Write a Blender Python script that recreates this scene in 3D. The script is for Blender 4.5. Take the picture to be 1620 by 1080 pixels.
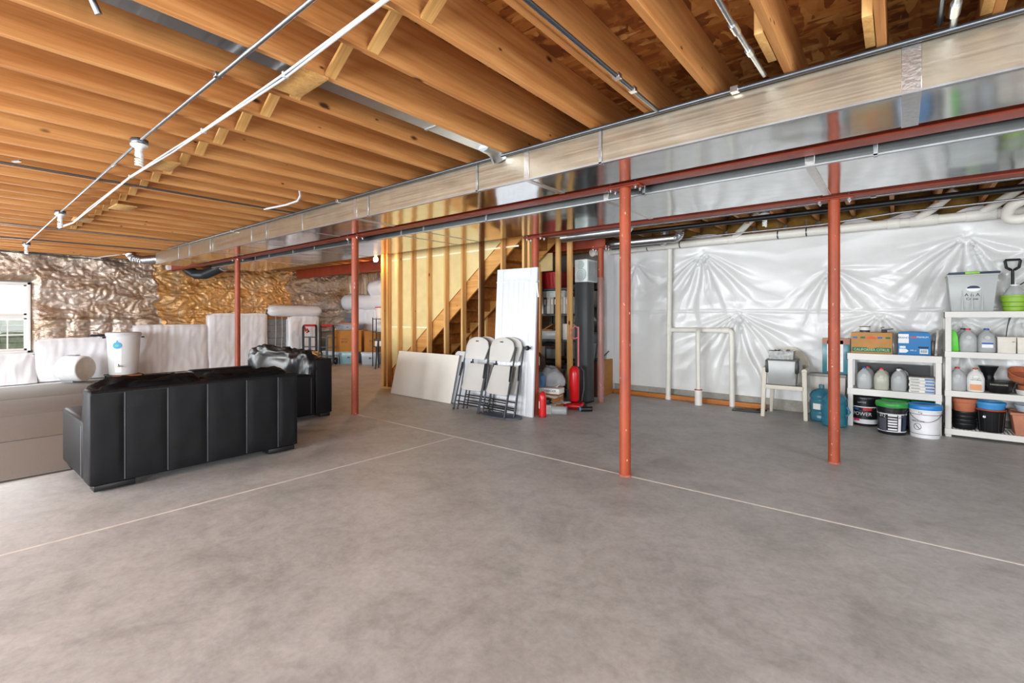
import bpy, bmesh, math, random
from mathutils import Vector, Matrix, noise

for o in list(bpy.data.objects):
    bpy.data.objects.remove(o)
scene = bpy.context.scene
COL = scene.collection
R = math.radians
rnd = random.Random(7)

# ---------------------------------------------------------------- camera
cam_d = bpy.data.cameras.new('camera')
cam_d.sensor_width = 36.0
cam_d.lens = 755.0 / 1620.0 * 36.0
cam_d.shift_y = -39.0 / 1620.0
cam_d.clip_start = 0.05
cam = bpy.data.objects.new('camera', cam_d)
cam.location = (0, 0, 1.37)
cam.rotation_euler = (R(90), 0, R(39.086))
COL.objects.link(cam)
scene.camera = cam

# ---------------------------------------------------------------- world: even overcast sky
world = bpy.data.worlds.new('overcast_sky')
scene.world = world
world.use_nodes = True
bg = world.node_tree.nodes['Background']
bg.inputs['Color'].default_value = (0.93, 0.97, 1.0, 1)
bg.inputs['Strength'].default_value = 2.2

# ---------------------------------------------------------------- daylight area lights: added unseen windows behind and at right, real one at left
def window_light(name, loc, rot, sx, sy, power, col=(0.90, 0.96, 1.0)):
    d = bpy.data.lights.new(name, 'AREA')
    d.shape = 'RECTANGLE'; d.size = sx; d.size_y = sy
    d.energy = power; d.color = col
    o = bpy.data.objects.new(name, d)
    o.location = loc; o.rotation_euler = rot
    COL.objects.link(o)
    return o
WIN_NEAR = [(-10.6, 1.9), (-7.0, 2.4), (-3.2, 2.4), (0.9, 2.4)]     # (centre X, width) of the added, unseen windows behind the camera
for wx, ww in WIN_NEAR:
    window_light('daylight_fill', (wx, -4.38, 1.30), (R(90), 0, 0), ww, 2.0, 290 if wx > -9 else 250)
window_light('daylight_fill', (4.38, 1.6, 1.45), (R(90), 0, R(90)), 3.2, 1.9, 150)  # added window in the right wall, out of view
window_light('daylight_fill', (-14.02, 0.95, 1.36), (R(90), 0, R(-90)), 0.85, 1.4, 45)

scene.view_settings.view_transform = 'Standard'
scene.view_settings.look = 'None'
scene.view_settings.gamma = 1.0
scene.view_settings.use_curve_mapping = False
scene.view_settings.exposure = 0.42
scene.cycles.max_bounces = 8
scene.cycles.diffuse_bounces = 6
scene.cycles.glossy_bounces = 5
scene.cycles.sample_clamp_indirect = 6.0
scene.cycles.caustics_reflective = False
scene.cycles.caustics_refractive = False

# ---------------------------------------------------------------- mesh helpers
def C(h):
    h = h.lstrip('#')
    def f(v):
        v /= 255.0
        return v / 12.92 if v <= 0.04045 else ((v + 0.055) / 1.055) ** 2.4
    return tuple(f(int(h[i:i + 2], 16)) for i in (0, 2, 4)) + (1.0,)

def rotm(rx=0, ry=0, rz=0):
    return Matrix.Rotation(R(rz), 3, 'Z') @ Matrix.Rotation(R(ry), 3, 'Y') @ Matrix.Rotation(R(rx), 3, 'X')

class MB:
    def __init__(self):
        self.v = []; self.f = []
    def add(self, vs, fs):
        o = len(self.v)
        self.v += [tuple(p) for p in vs]
        self.f += [tuple(i + o for i in q) for q in fs]
        return self
    def box(self, c, s, rot=None):
        hx, hy, hz = s[0] / 2, s[1] / 2, s[2] / 2
        vs = [Vector((x, y, z)) for x in (-hx, hx) for y in (-hy, hy) for z in (-hz, hz)]
        if rot is not None: vs = [rot @ p for p in vs]
        vs = [p + Vector(c) for p in vs]
        return self.add(vs, [(0, 1, 3, 2), (4, 6, 7, 5), (0, 4, 5, 1), (2, 3, 7, 6), (0, 2, 6, 4), (1, 5, 7, 3)])
    def bb(self, x0, x1, y0, y1, z0, z1):
        return self.box(((x0 + x1) / 2, (y0 + y1) / 2, (z0 + z1) / 2), (abs(x1 - x0), abs(y1 - y0), abs(z1 - z0)))
    def bar(self, a, b, w, t, up=(0, 0, 1)):
        a = Vector(a); b = Vector(b); d = (b - a); L = d.length; d.normalize()
        u = Vector(up); s = d.cross(u)
        if s.length < 1e-4: s = d.cross(Vector((1, 0, 0)))
        s.normalize(); u = s.cross(d)
        m = Matrix((d, s, u)).transposed()
        return self.box((a + b) / 2, (L, w, t), m)
    def cyl(self, a, b, r0, r1=None, n=16, cap=True):
        if r1 is None: r1 = r0
        return self.tube([a, b], [r0, r1], n, cap)
    def tube(self, pts, r, n=10, cap=True, closed=False):
        P = [Vector(p) for p in pts]; m = len(P)
        rr = r if isinstance(r, (list, tuple)) else [r] * m
        T = []
        for i in range(m):
            if closed: t = P[(i + 1) % m] - P[i - 1]
            elif i == 0: t = P[1] - P[0]
            elif i == m - 1: t = P[-1] - P[-2]
            else: t = (P[i + 1] - P[i]).normalized() + (P[i] - P[i - 1]).normalized()
            if t.length < 1e-9: t = Vector((0, 0, 1))
            T.append(t.normalized())
        up = Vector((0, 0, 1)) if abs(T[0].z) < 0.9 else Vector((1, 0, 0))
        nrm = (up - T[0] * up.dot(T[0])).normalized()
        vs = []
        for i in range(m):
            if i:
                nrm = nrm - T[i] * nrm.dot(T[i])
                if nrm.length < 1e-6: nrm = T[i].orthogonal()
                nrm.normalize()
            bi = T[i].cross(nrm)
            for k in range(n):
                a = 2 * math.pi * k / n
                vs.append(P[i] + (nrm * math.cos(a) + bi * math.sin(a)) * rr[i])
        fs = []
        for i in range(m if closed else m - 1):
            j = (i + 1) % m
            for k in range(n):
                l = (k + 1) % n
                fs.append((i * n + k, i * n + l, j * n + l, j * n + k))
        if cap and not closed:
            fs.append(tuple(reversed(range(n)))); fs.append(tuple((m - 1) * n + k for k in range(n)))
        return self.add(vs, fs)
    def lathe(self, prof, c=(0, 0, 0), n=24, axis='z', closed_profile=False, sq=None):
        vs = []; fs = []; c = Vector(c); m = len(prof)
        for (r, z) in prof:
            for k in range(n):
                a = 2 * math.pi * (k + 0.5) / n
                x, y = math.cos(a), math.sin(a)
                if sq:                                   # superellipse section
                    e = 2.0 / sq
                    x = math.copysign(abs(x) ** e, x); y = math.copysign(abs(y) ** e, y)
                p = Vector((r * x, r * y, z))
                if axis == 'x': p = Vector((p.z, p.x, p.y))
                elif axis == 'y': p = Vector((p.x, p.z, p.y))
                vs.append(c + p)
        mm = m if closed_profile else m - 1
        for i in range(mm):
            j = (i + 1) % m
            for k in range(n):
                l = (k + 1) % n
                q = (i * n + k, i * n + l, j * n + l, j * n + k)
                fs.append(q if axis != 'y' else tuple(reversed(q)))
        if not closed_profile:
            a, b = tuple(reversed(range(n))), tuple((m - 1) * n + k for k in range(n))
            if axis == 'y': a, b = tuple(reversed(a)), tuple(reversed(b))
            if prof[0][0] > 1e-5: fs.append(a)
            if prof[-1][0] > 1e-5: fs.append(b)
        return self.add(vs, fs)
    def prism(self, poly, t0, t1, axis='y'):
        """poly: 2-D outline; extruded t0..t1 along axis (y: outline is x,z; x: outline is y,z; z: outline is x,y)"""
        n = len(poly)
        def P(a, b, t):
            return {'y': (a, t, b), 'x': (t, a, b), 'z': (a, b, t)}[axis]
        vs = [P(a, b, t0) for a, b in poly] + [P(a, b, t1) for a, b in poly]
        fs = [tuple(range(n)), tuple(reversed(range(n, 2 * n)))]
        fs += [(i, i + n, (i + 1) % n + n, (i + 1) % n) for i in range(n)]
        return self.add(vs, fs)
    def grid(self, nu, nv, fn, closed_u=False):
        vs = [fn(i / nu, j / nv) for j in range(nv + 1) for i in range(nu + (0 if closed_u else 1))]
        w = nu if closed_u else nu + 1
        fs = []
        for j in range(nv):
            for i in range(nu):
                k = (i + 1) % w
                fs.append((j * w + i, j * w + k, (j + 1) * w + k, (j + 1) * w + i))
        return self.add(vs, fs)
    def mesh(self, name, mat, bevel=0, seg=2, sharp=38, solid=0, smooth=True):
        bm = bmesh.new()
        bv = [bm.verts.new(p) for p in self.v]
        for q in self.f:
            try: bm.faces.new([bv[i] for i in q])
            except ValueError: pass
        bmesh.ops.recalc_face_normals(bm, faces=bm.faces)
        if solid:
            bmesh.ops.solidify(bm, geom=list(bm.faces), thickness=solid)
        if bevel:
            es = [e for e in bm.edges if len(e.link_faces) == 2 and e.calc_face_angle(0) > R(40)]
            bmesh.ops.bevel(bm, geom=es, offset=bevel, offset_type='OFFSET', segments=seg, profile=0.5, affect='EDGES', clamp_overlap=True)
        me = bpy.data.meshes.new(name)
        bm.to_mesh(me); bm.free()
        if smooth:
            me.polygons.foreach_set('use_smooth', [True] * len(me.polygons))
            me.set_sharp_from_angle(angle=R(sharp))
        if mat: me.materials.append(mat)
        return me
    def build(self, name, mat, parent=None, **k):
        o = bpy.data.objects.new(name, self.mesh(name, mat, **k))
        COL.objects.link(o)
        if parent is not None: o.parent = parent
        return o

def tag(o, label=None, cat=None, group=None, kind=None):
    if label: o['label'] = label
    if cat: o['category'] = cat
    if group: o['group'] = group
    if kind: o['kind'] = kind
    return o

def thing(name, label, cat, loc=(0, 0, 0), rz=0, group=None):
    o = bpy.data.objects.new(name, None)
    o.empty_display_size = 0.05
    COL.objects.link(o)
    o.location = loc; o.rotation_euler = (0, 0, R(rz))
    return tag(o, label, cat, group)

def inst(src, parent=None, loc=None, rot=None, name=None):
    c = src.copy(); COL.objects.link(c)
    c.parent = parent
    if loc is not None: c.location = loc
    if rot is not None: c.rotation_euler = rot
    return c

def copy_tree(o, parent=None):
    c = o.copy(); COL.objects.link(c); c.parent = parent
    for ch in list(o.children):
        copy_tree(ch, c)
    return c

def text_mesh(s, size, thick=0.0006, spacing=1.0, sx=1.0):
    cu = bpy.data.curves.new('lettering', 'FONT')
    cu.body = s; cu.size = size; cu.extrude = thick; cu.align_x = 'CENTER'; cu.align_y = 'CENTER'
    cu.space_character = spacing
    cu.resolution_u = 3
    o = bpy.data.objects.new('lettering', cu)
    COL.objects.link(o)
    dg = bpy.context.evaluated_depsgraph_get()
    me = bpy.data.meshes.new_from_object(o.evaluated_get(dg))
    bpy.data.objects.remove(o)
    for v in me.vertices: v.co.x *= sx
    return me

def text_on(s, size, loc, mat, parent, rz=0, rx=90, sx=1.0, wrap=None, a0=0, ry=0):
    """flat lettering facing -Y of its parent (rx=90); wrap=(radius): bent round the Z axis, centred at angle a0 degrees"""
    me = text_mesh(s, size, sx=sx)
    me.materials.clear(); me.materials.append(mat)
    o = bpy.data.objects.new('lettering', me); COL.objects.link(o); o.parent = parent
    if wrap:
        for v in me.vertices:
            a = R(a0) + v.co.x / wrap
            r = wrap + 0.0012 + v.co.z
            v.co = Vector((r * math.cos(a), r * math.sin(a), v.co.y))
        o.location = loc
    else:
        o.location = loc; o.rotation_euler = (R(rx), R(ry), R(rz))
    return o

def patch_on(w, h, r, a0, z, mat, parent, name='printed_label', n=10, off=0.0008, slope=0):
    """a curved paper label on a cylinder of radius r"""
    m = MB(); a = w / r
    m.grid(n, 1, lambda u, v: ((r + off + slope * (v - .5) * h) * math.cos(R(a0) + (u - .5) * a), (r + off + slope * (v - .5) * h) * math.sin(R(a0) + (u - .5) * a), z + (v - .5) * h))
    return m.build(name, mat, parent, solid=0.0006)

# ---------------------------------------------------------------- materials
MATS = {}
def nodes_of(name):
    m = bpy.data.materials.new(name); m.use_nodes = True
    nt = m.node_tree
    return m, nt, nt.nodes['Principled BSDF'], nt.nodes, nt.links

def coords(N, L, stretch=(1, 1, 1), world=False, rnd_off=True):
    tc = N.new('ShaderNodeTexCoord'); mp = N.new('ShaderNodeMapping')
    mp.inputs['Scale'].default_value = stretch
    if world:
        g = N.new('ShaderNodeNewGeometry'); L.new(g.outputs['Position'], mp.inputs['Vector'])
    else:
        L.new(tc.outputs['Object'], mp.inputs['Vector'])
        if rnd_off:
            oi = N.new('ShaderNodeObjectInfo'); ml = N.new('ShaderNodeMath'); ml.operation = 'MULTIPLY'; ml.inputs[1].default_value = 37.0
            L.new(oi.outputs['Random'], ml.inputs[0]); L.new(ml.outputs[0], mp.inputs['Location'])
    return mp.outputs['Vector']

def noise_n(N, L, vec, scale, detail=4, rough=.55, dist=0):
    n = N.new('ShaderNodeTexNoise'); n.inputs['Scale'].default_value = scale
    n.inputs['Detail'].default_value = detail; n.inputs['Roughness'].default_value = rough
    n.inputs['Distortion'].default_value = dist
    L.new(vec, n.inputs['Vector'])
    return n.outputs['Fac']

def ramp(N, L, fac, stops):
    r = N.new('ShaderNodeValToRGB'); e = r.color_ramp.elements
    while len(e) < len(stops): e.new(0.5)
    for el, (p, c) in zip(e, stops):
        el.position = p; el.color = c
    L.new(fac, r.inputs['Fac'])
    return r.outputs['Color']

def mixc(N, L, fac, a, b, blend='MIX'):
    m = N.new('ShaderNodeMix'); m.data_type = 'RGBA'; m.blend_type = blend
    for sock, val in ((m.inputs[0], fac), (m.inputs[6], a), (m.inputs[7], b)):
        if hasattr(val, 'links') or hasattr(val, 'is_linked'): L.new(val, sock)
        else: sock.default_value = val
    return m.outputs[2]

def bump_n(N, L, h, strength, dist=0.01, normal_to=None):
    b = N.new('ShaderNodeBump'); b.inputs['Strength'].default_value = strength; b.inputs['Distance'].default_value = dist
    L.new(h, b.inputs['Height'])
    if normal_to is not None: L.new(b.outputs['Normal'], normal_to.inputs['Normal'])
    return b.outputs['Normal']

def mat(name, col, rough=.5, metal=0, var=.12, vscale=6, bump=0, bscale=60, spec=.5, emit=None, estr=0, trans=0, ior=1.45, coat=0, alpha=1, stretch=(1, 1, 1), sheen=0):
    if name in MATS: return MATS[name]
    m, nt, B, N, L = nodes_of(name)
    c = C(col) if isinstance(col, str) else col
    v = coords(N, L, stretch)
    f = noise_n(N, L, v, vscale, 4)
    lo = tuple(x * (1 - var) for x in c[:3]) + (1,); hi = tuple(min(1, x * (1 + var)) for x in c[:3]) + (1,)
    L.new(ramp(N, L, f, [(.3, lo), (.7, hi)]), B.inputs['Base Color'])
    B.inputs['Roughness'].default_value = rough; B.inputs['Metallic'].default_value = metal
    B.inputs['Specular IOR Level'].default_value = spec
    B.inputs['IOR'].default_value = ior
    if trans: B.inputs['Transmission Weight'].default_value = trans
    if coat: B.inputs['Coat Weight'].default_value = coat
    if sheen: B.inputs['Sheen Weight'].default_value = sheen
    if alpha < 1: B.inputs['Alpha'].default_value = alpha
    if emit: B.inputs['Emission Color'].default_value = C(emit); B.inputs['Emission Strength'].default_value = estr
    if bump: bump_n(N, L, noise_n(N, L, v, bscale, 3), bump, 0.004, B)
    MATS[name] = m
    return m

def wood(name, light, dark, knot, axis, rough=.6, grain=1.0):
    """lumber: streaks along the board, knots, a little variation from board to board"""
    if name in MATS: return MATS[name]
    m, nt, B, N, L = nodes_of(name)
    s = [14.0, 14.0, 14.0]; s['xyz'.index(axis)] = 0.9
    v = coords(N, L, tuple(s))
    f = noise_n(N, L, v, grain, 6, .6, .6)
    base = ramp(N, L, f, [(.28, C(dark)), (.5, tuple((a + b) / 2 for a, b in zip(C(light), C(dark)))), (.72, C(light))])
    c2 = base
    for ksc, kin, kout in ((1.15, .045, .085), (2.3, .030, .075)):              # large and small knots
        ks = [3.2, 3.2, 3.2]; ks['xyz'.index(axis)] = 1.5
        kv = coords(N, L, tuple(ks))
        vo = N.new('ShaderNodeTexVoronoi'); vo.inputs['Scale'].default_value = ksc; L.new(kv, vo.inputs['Vector'])
        kf = ramp(N, L, vo.outputs['Distance'], [(kin, (1, 1, 1, 1)), (kout, (0, 0, 0, 1))])
        c2 = mixc(N, L, kf, c2, C(knot))
    sg = [60.0, 60.0, 60.0]; sg['xyz'.index(axis)] = 1.6
    fg = noise_n(N, L, coords(N, L, tuple(sg)), grain, 5, .6, .4)               # fine pores along the grain
    c2 = mixc(N, L, 1.0, c2, ramp(N, L, fg, [(.3, (.80, .77, .72, 1)), (.55, (1, 1, 1, 1))]), 'MULTIPLY')
    oi = N.new('ShaderNodeObjectInfo')
    tint = ramp(N, L, oi.outputs['Random'], [(0, (.84, .80, .76, 1)), (.5, (.97, .96, .95, 1)), (1, (1.0, 1.0, 1.0, 1))])
    L.new(mixc(N, L, 1.0, c2, tint, 'MULTIPLY'), B.inputs['Base Color'])
    B.inputs['Roughness'].default_value = rough
    B.inputs['Specular IOR Level'].default_value = .3
    bump_n(N, L, f, .12, .003, B)
    MATS[name] = m
    return m

def m_concrete(name, a, b, c, d, rough=.42):
    m, nt, B, N, L = nodes_of(name)
    v = coords(N, L, (1, 1, 1), world=True)
    big = noise_n(N, L, v, .42, 5, .6, .3)
    mid = noise_n(N, L, v, 2.1, 8, .68, .5)
    fine = noise_n(N, L, v, 38, 4, .6)
    c1 = ramp(N, L, big, [(.3, C(b)), (.62, C(a))])
    c2 = ramp(N, L, mid, [(.30, C(d)), (.5, C(a)), (.66, C(c))])
    spk = noise_n(N, L, v, 11, 8, .75, .4)
    cc = mixc(N, L, .5, c1, c2)
    vs = coords(N, L, (1.0, 2.4, 1), world=True)
    sw = noise_n(N, L, vs, 1.3, 10, .74, 1.1)                       # trowel swirls and pale lime streaks
    swm = ramp(N, L, sw, [(.60, (0, 0, 0, 1)), (.74, (.55, .55, .55, 1))])
    cc = mixc(N, L, swm, cc, C(c))
    cc = mixc(N, L, 1.0, cc, ramp(N, L, spk, [(.36, (.84, .83, .82, 1)), (.56, (1, 1, 1, 1))]), 'MULTIPLY')
    fm = ramp(N, L, fine, [(.25, (.86, .86, .86, 1)), (.7, (1, 1, 1, 1))])
    cc = mixc(N, L, 1.0, cc, fm, 'MULTIPLY')
    L.new(cc, B.inputs['Base Color'])
    rr = N.new('ShaderNodeMapRange'); rr.inputs['To Min'].default_value = rough - .08; rr.inputs['To Max'].default_value = rough + .16
    L.new(mid, rr.inputs['Value']); L.new(rr.outputs[0], B.inputs['Roughness'])
    B.inputs['Specular IOR Level'].default_value = .35
    bump_n(N, L, fine, .08, .002, B)
    MATS[name] = m
    return m

def m_osb(name):
    m, nt, B, N, L = nodes_of(name)
    outs = []
    for st, sc in (((3, 16, 16), 1.6), ((14, 4, 14), 1.4)):
        v = coords(N, L, st, world=True)
        dn = N.new('ShaderNodeTexNoise'); dn.inputs['Scale'].default_value = .8; L.new(v, dn.inputs['Vector'])
        va = N.new('ShaderNodeVectorMath'); va.operation = 'MULTIPLY_ADD'; va.inputs[1].default_value = (1.4, 1.4, 1.4)
        L.new(dn.outputs['Color'], va.inputs[0]); L.new(v, va.inputs[2])
        vo = N.new('ShaderNodeTexVoronoi'); vo.inputs['Scale'].default_value = sc; L.new(va.outputs[0], vo.inputs['Vector'])
        outs.append(vo)
    sep = N.new('ShaderNodeSeparateColor'); L.new(outs[0].outputs['Color'], sep.inputs[0])
    sep2 = N.new('ShaderNodeSeparateColor'); L.new(outs[1].outputs['Color'], sep2.inputs[0])
    a = ramp(N, L, sep.outputs[0], [(0, C('#7a3f14')), (.45, C('#a8642a')), (.8, C('#c08240')), (1, C('#dba866'))])
    b = ramp(N, L, sep2.outputs[0], [(0, C('#6a3510')), (.5, C('#a05c24')), (1, C('#cf9650'))])
    v0 = coords(N, L, (1, 1, 1), world=True)
    sel = ramp(N, L, noise_n(N, L, v0, 7, 3), [(.45, (0, 0, 0, 1)), (.55, (1, 1, 1, 1))])
    L.new(mixc(N, L, sel, a, b), B.inputs['Base Color'])
    B.inputs['Roughness'].default_value = .7
    bump_n(N, L, outs[0].outputs['Distance'], .3, .004, B)
    MATS[name] = m
    return m

def m_galv(name, rough=.16, col='#c9ccce', wave=.10, wscale=1.3):
    """galvanised sheet: bright, gently oil-canned"""
    m, nt, B, N, L = nodes_of(name)
    v = coords(N, L, (1, 1, 1), world=True)
    B.inputs['Metallic'].default_value = 1.0
    f = noise_n(N, L, v, 9, 3)
    c = C(col)
    L.new(ramp(N, L, f, [(.3, tuple(x * .88 for x in c[:3]) + (1,)), (.7, c)]), B.inputs['Base Color'])
    vs = coords(N, L, (.6, 60, 60), world=True)
    rr = N.new('ShaderNodeMapRange'); rr.inputs['To Min'].default_value = rough * .8; rr.inputs['To Max'].default_value = rough * 1.5
    L.new(noise_n(N, L, vs, 1.5, 3), rr.inputs['Value']); L.new(rr.outputs[0], B.inputs['Roughness'])
    bump_n(N, L, noise_n(N, L, v, wscale, 2), wave, .06, B)
    MATS[name] = m
    return m

def m_paint_worn(name, col, chip, dark, amount=.62):
    m, nt, B, N, L = nodes_of(name)
    v = coords(N, L, (1, 1, .45), world=True)
    f = noise_n(N, L, v, 6, 5, .6)
    base = ramp(N, L, f, [(.3, C(dark)), (.65, C(col))])
    sp = noise_n(N, L, v, 34, 4, .62)
    ms = ramp(N, L, sp, [(amount, (0, 0, 0, 1)), (amount + .04, (1, 1, 1, 1))])
    L.new(mixc(N, L, ms, base, C(chip)), B.inputs['Base Color'])
    B.inputs['Roughness'].default_value = .5
    bump_n(N, L, sp, .1, .002, B)
    MATS[name] = m
    return m

def m_film(name, a, b, c, rough=.22, metal=.55, scale=1.1, stretch=(1, 1, 1), fine=.25):
    """shiny vapour-barrier film over insulation: two or three colours of backing showing through"""
    m, nt, B, N, L = nodes_of(name)
    v = coords(N, L, stretch, world=True)
    f = noise_n(N, L, v, scale, 5, .6, .8)
    L.new(ramp(N, L, f, [(.34, C(a)), (.5, C(b)), (.66, C(c))]), B.inputs['Base Color'])
    B.inputs['Roughness'].default_value = rough; B.inputs['Metallic'].default_value = metal
    B.inputs['Specular IOR Level'].default_value = .6
    B.inputs['Coat Weight'].default_value = 1.0; B.inputs['Coat Roughness'].default_value = .12; B.inputs['Coat IOR'].default_value = 1.6
    nb = bump_n(N, L, noise_n(N, L, v, 13, 5, .65, 1.2), fine, .02, B)
    L.new(nb, B.inputs['Coat Normal'])
    MATS[name] = m
    return m

def m_glass(name, col='#ffffff', rough=.0):
    m, nt, B, N, L = nodes_of(name)
    out = N['Material Output']
    t = N.new('ShaderNodeBsdfTransparent'); t.inputs['Color'].default_value = C(col)
    g = N.new('ShaderNodeBsdfGlossy'); g.inputs['Roughness'].default_value = rough
    fr = N.new('ShaderNodeFresnel'); fr.inputs['IOR'].default_value = 1.35
    mx = N.new('ShaderNodeMixShader')
    L.new(fr.outputs[0], mx.inputs[0]); L.new(t.outputs[0], mx.inputs[1]); L.new(g.outputs[0], mx.inputs[2])
    L.new(mx.outputs[0], out.inputs['Surface'])
    MATS[name] = m
    return m

def m_clear(name, col, body=.35, rough=.25):
    """translucent plastic: a mix of seen-through and milky body"""
    m, nt, B, N, L = nodes_of(name)
    out = N['Material Output']
    v = coords(N, L)
    f = noise_n(N, L, v, 5, 3)
    c = C(col)
    L.new(ramp(N, L, f, [(.3, tuple(x * .9 for x in c[:3]) + (1,)), (.7, c)]), B.inputs['Base Color'])
    B.inputs['Roughness'].default_value = rough
    t = N.new('ShaderNodeBsdfTransparent'); t.inputs['Color'].default_value = tuple(.5 + .5 * x for x in c[:3]) + (1,)
    mx = N.new('ShaderNodeMixShader'); mx.inputs[0].default_value = body
    L.new(t.outputs[0], mx.inputs[1]); L.new(B.outputs[0], mx.inputs[2])
    L.new(mx.outputs[0], out.inputs['Surface'])
    MATS[name] = m
    return m

JOIST = wood('joist_lumber', '#d8a064', '#b5743c', '#4a2508', 'y')
BRIDGE = wood('bridging_lumber', '#e2b878', '#c78f4c', '#6a3a14', 'z', grain=1.6)
STUDW = wood('stud_lumber', '#e6bd80', '#c48a48', '#5c3010', 'z')
STUDX = wood('plank_lumber', '#ddb070', '#b8803f', '#5c3010', 'x')
STAIRW = wood('stair_lumber', '#b9793a', '#8a4f1e', '#3c1c08', 'x')
FLOORM = m_concrete('concrete_floor', '#c3c4c3', '#aaa9a6', '#d6d6d5', '#949390')
CONC = m_concrete('concrete_wall', '#a7a39a', '#928e86', '#b9b5ad', '#85827a', rough=.7)
OSB = m_osb('osb_sheet')
GALV = m_galv('galvanised_duct', .10, '#d4d6d6', .16, 1.1)
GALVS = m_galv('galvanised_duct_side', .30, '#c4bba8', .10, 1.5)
GALVS2 = m_galv('galvanised_duct_shade', .28, '#818483', .08, 1.5)  # darker copy for the wide duct's near face: gap shade put into the colour
GALV2 = m_galv('galvanised_pipe', .30, '#c3c7ca', .05, 4)
EMT = mat('steel_conduit', '#a9adb2', .35, 1.0, .1, 20)
EMTD = mat('dark_conduit', '#5d6166', .35, .8, .1, 20)
FOILT = mat('foil_tape', '#d8d5d2', .3, 1.0, .1, 30, bump=.4, bscale=50)
RED = m_paint_worn('red_oxide_paint', '#a1431f', '#cbaea2', '#803417', .66)
REDB = m_paint_worn('red_oxide_beam', '#963619', '#6e2814', '#7c2a12', .66)
BOLT = mat('zinc_bolt', '#c8cacb', .3, 1.0, .1, 40)
WHITE = mat('white_plastic', '#e8e8e6', .45, 0, .03)
PVC = mat('pvc_pipe', '#dedcd3', .4, 0, .05, 8)
BLACK = mat('black_plastic', '#141416', .4, 0, .1)
BLACKM = mat('black_metal', '#1b1b1d', .45, .2, .1)
GREYP = mat('grey_plastic', '#8a8d90', .5, 0, .08)
LEATHER = mat('black_leather', '#0f1013', .5, 0, .14, 9, bump=.25, bscale=140, spec=.3)
LEATHER2 = mat('black_leather_soft', '#131417', .30, 0, .14, 9, bump=.3, bscale=90, spec=.5)
LEATHER3 = mat('black_leather_dull', '#0e0f12', .6, 0, .14, 9, bump=.25, bscale=140, spec=.14)
CREASE = mat('leather_piping', '#55575c', .4, 0, .1)
CARD = mat('cardboard', '#b5864f', .8, 0, .08, 10, bump=.08, bscale=60)
CARDD = mat('brown_cardboard', '#9a6430', .8, 0, .08, 10)
PAPER = mat('white_paper', '#e4e2dc', .7, 0, .04)
INK = mat('black_ink', '#22201e', .6, 0, .1)
GREENINK = mat('green_ink', '#2f6a4c', .7, 0, .1)
REDINK = mat('red_ink', '#cf5a3f', .7, 0, .1)
BLUEINK = mat('blue_ink', '#2a63a8', .6, 0, .1)
TERRA = mat('terracotta', '#b4694a', .75, 0, .1, 8)
# ================================================================ THE SETTING
def structure(o):
    o['kind'] = 'structure'; return o

# ---- floor with pale control joints
floor = structure(MB().bb(-14.6, 4.6, -4.6, 9.1, -.12, 0).build('floor', FLOORM))
JOINT = mat('joint_filler', '#e0dad2', .7, 0, .08, 20)
MB().bb(-6.0, 4.5, 3.819, 3.841, -.004, .0012).build('control_joint', JOINT, floor)
MB().box((-4.02, -.35, -.0014), (.021, 8.3, .005), rotm(0, 0, -1.2)).build('control_joint', JOINT, floor)

# ---- ceiling: subfloor sheet and every joist
JZ0, JZ1 = 2.715, 3.0
JX0, JS = -.07, .4075
ceiling = structure(MB().bb(-14.6, 4.6, -4.6, 9.1, 3.0, 3.03).build('ceiling', OSB))
jm = MB().box((0, 0, 0), (.040, 13.5, JZ1 - JZ0)).mesh('joist', JOIST, bevel=.003, seg=1)
for k in range(-11, 35):
    x = JX0 - JS * k
    o = bpy.data.objects.new('joist', jm); COL.objects.link(o); o.parent = ceiling
    o.location = (x, 2.15, (JZ0 + JZ1) / 2)
# cross bridging between the joists
L_ = math.hypot(JS - .04, .22)
bm_ = MB().box((0, 0, 0), (.019, .064, L_ * 1.02)).mesh('bridging', BRIDGE, bevel=.002, seg=1)
ang = math.atan2(JS - .04, .235)
for k in range(-3, 24):
    xm = JX0 - JS * (k + .5)
    for s in (-1, 1):
        o = bpy.data.objects.new('bridging', bm_); COL.objects.link(o); o.parent = ceiling
        o.location = (xm, 1.405 + .036 * s, 2.852 - (.012 if s > 0 else 0)); o.rotation_euler = (0, s * ang, 0)
for (x, y, l, w) in ((-2.66, 1.35, .34, .17), (-5.04, 1.33, .34, .17), (-7.38, 1.53, .36, .2), (-8.72, 1.37, .34, .2)):
    MB().box((x, y, JZ0 - .008), (l, w, .014), rotm(0, 0, rnd.uniform(-4, 4))).build('scab_plate', BRIDGE, ceiling, bevel=.001)
# short blocking at the right, by the duct
for (x, y, h) in ((-.521, 2.50, .12), (-.113, 2.66, .09), (.298, 2.66, .16)):
    MB().bb(x - .02, x + .02, y, y + .32, JZ0, JZ0 + h + .1).build('blocking', BRIDGE, ceiling, bevel=.002)

# ---- walls
WALLM = mat('grey_wall_film', '#c9c8c5', .5, 0, .05, 3)
def wall_with_holes(name, axis, pos, thick, a0, a1, z1, holes, m):
    """holes: (a, b, z0, z1) along the wall"""
    mb = MB(); cuts = sorted(holes)
    def seg(p, q, z0, zz):
        if q - p < 1e-4 or zz - z0 < 1e-4: return
        if axis == 'y': mb.bb(p, q, pos, pos + thick, z0, zz)
        else: mb.bb(pos, pos + thick, p, q, z0, zz)
    cur = a0
    for (p, q, h0, h1) in cuts:
        seg(cur, p, 0, z1); seg(p, q, 0, h0); seg(p, q, h1, z1); cur = q
    seg(cur, a1, 0, z1)
    return structure(mb.build(name, m, smooth=False))
wall_near = wall_with_holes('wall_near', 'y', -4.6, .15, -14.6, 4.6, 3.0, [(wx - ww / 2, wx + ww / 2, .3, 2.3) for wx, ww in WIN_NEAR], WALLM)
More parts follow.
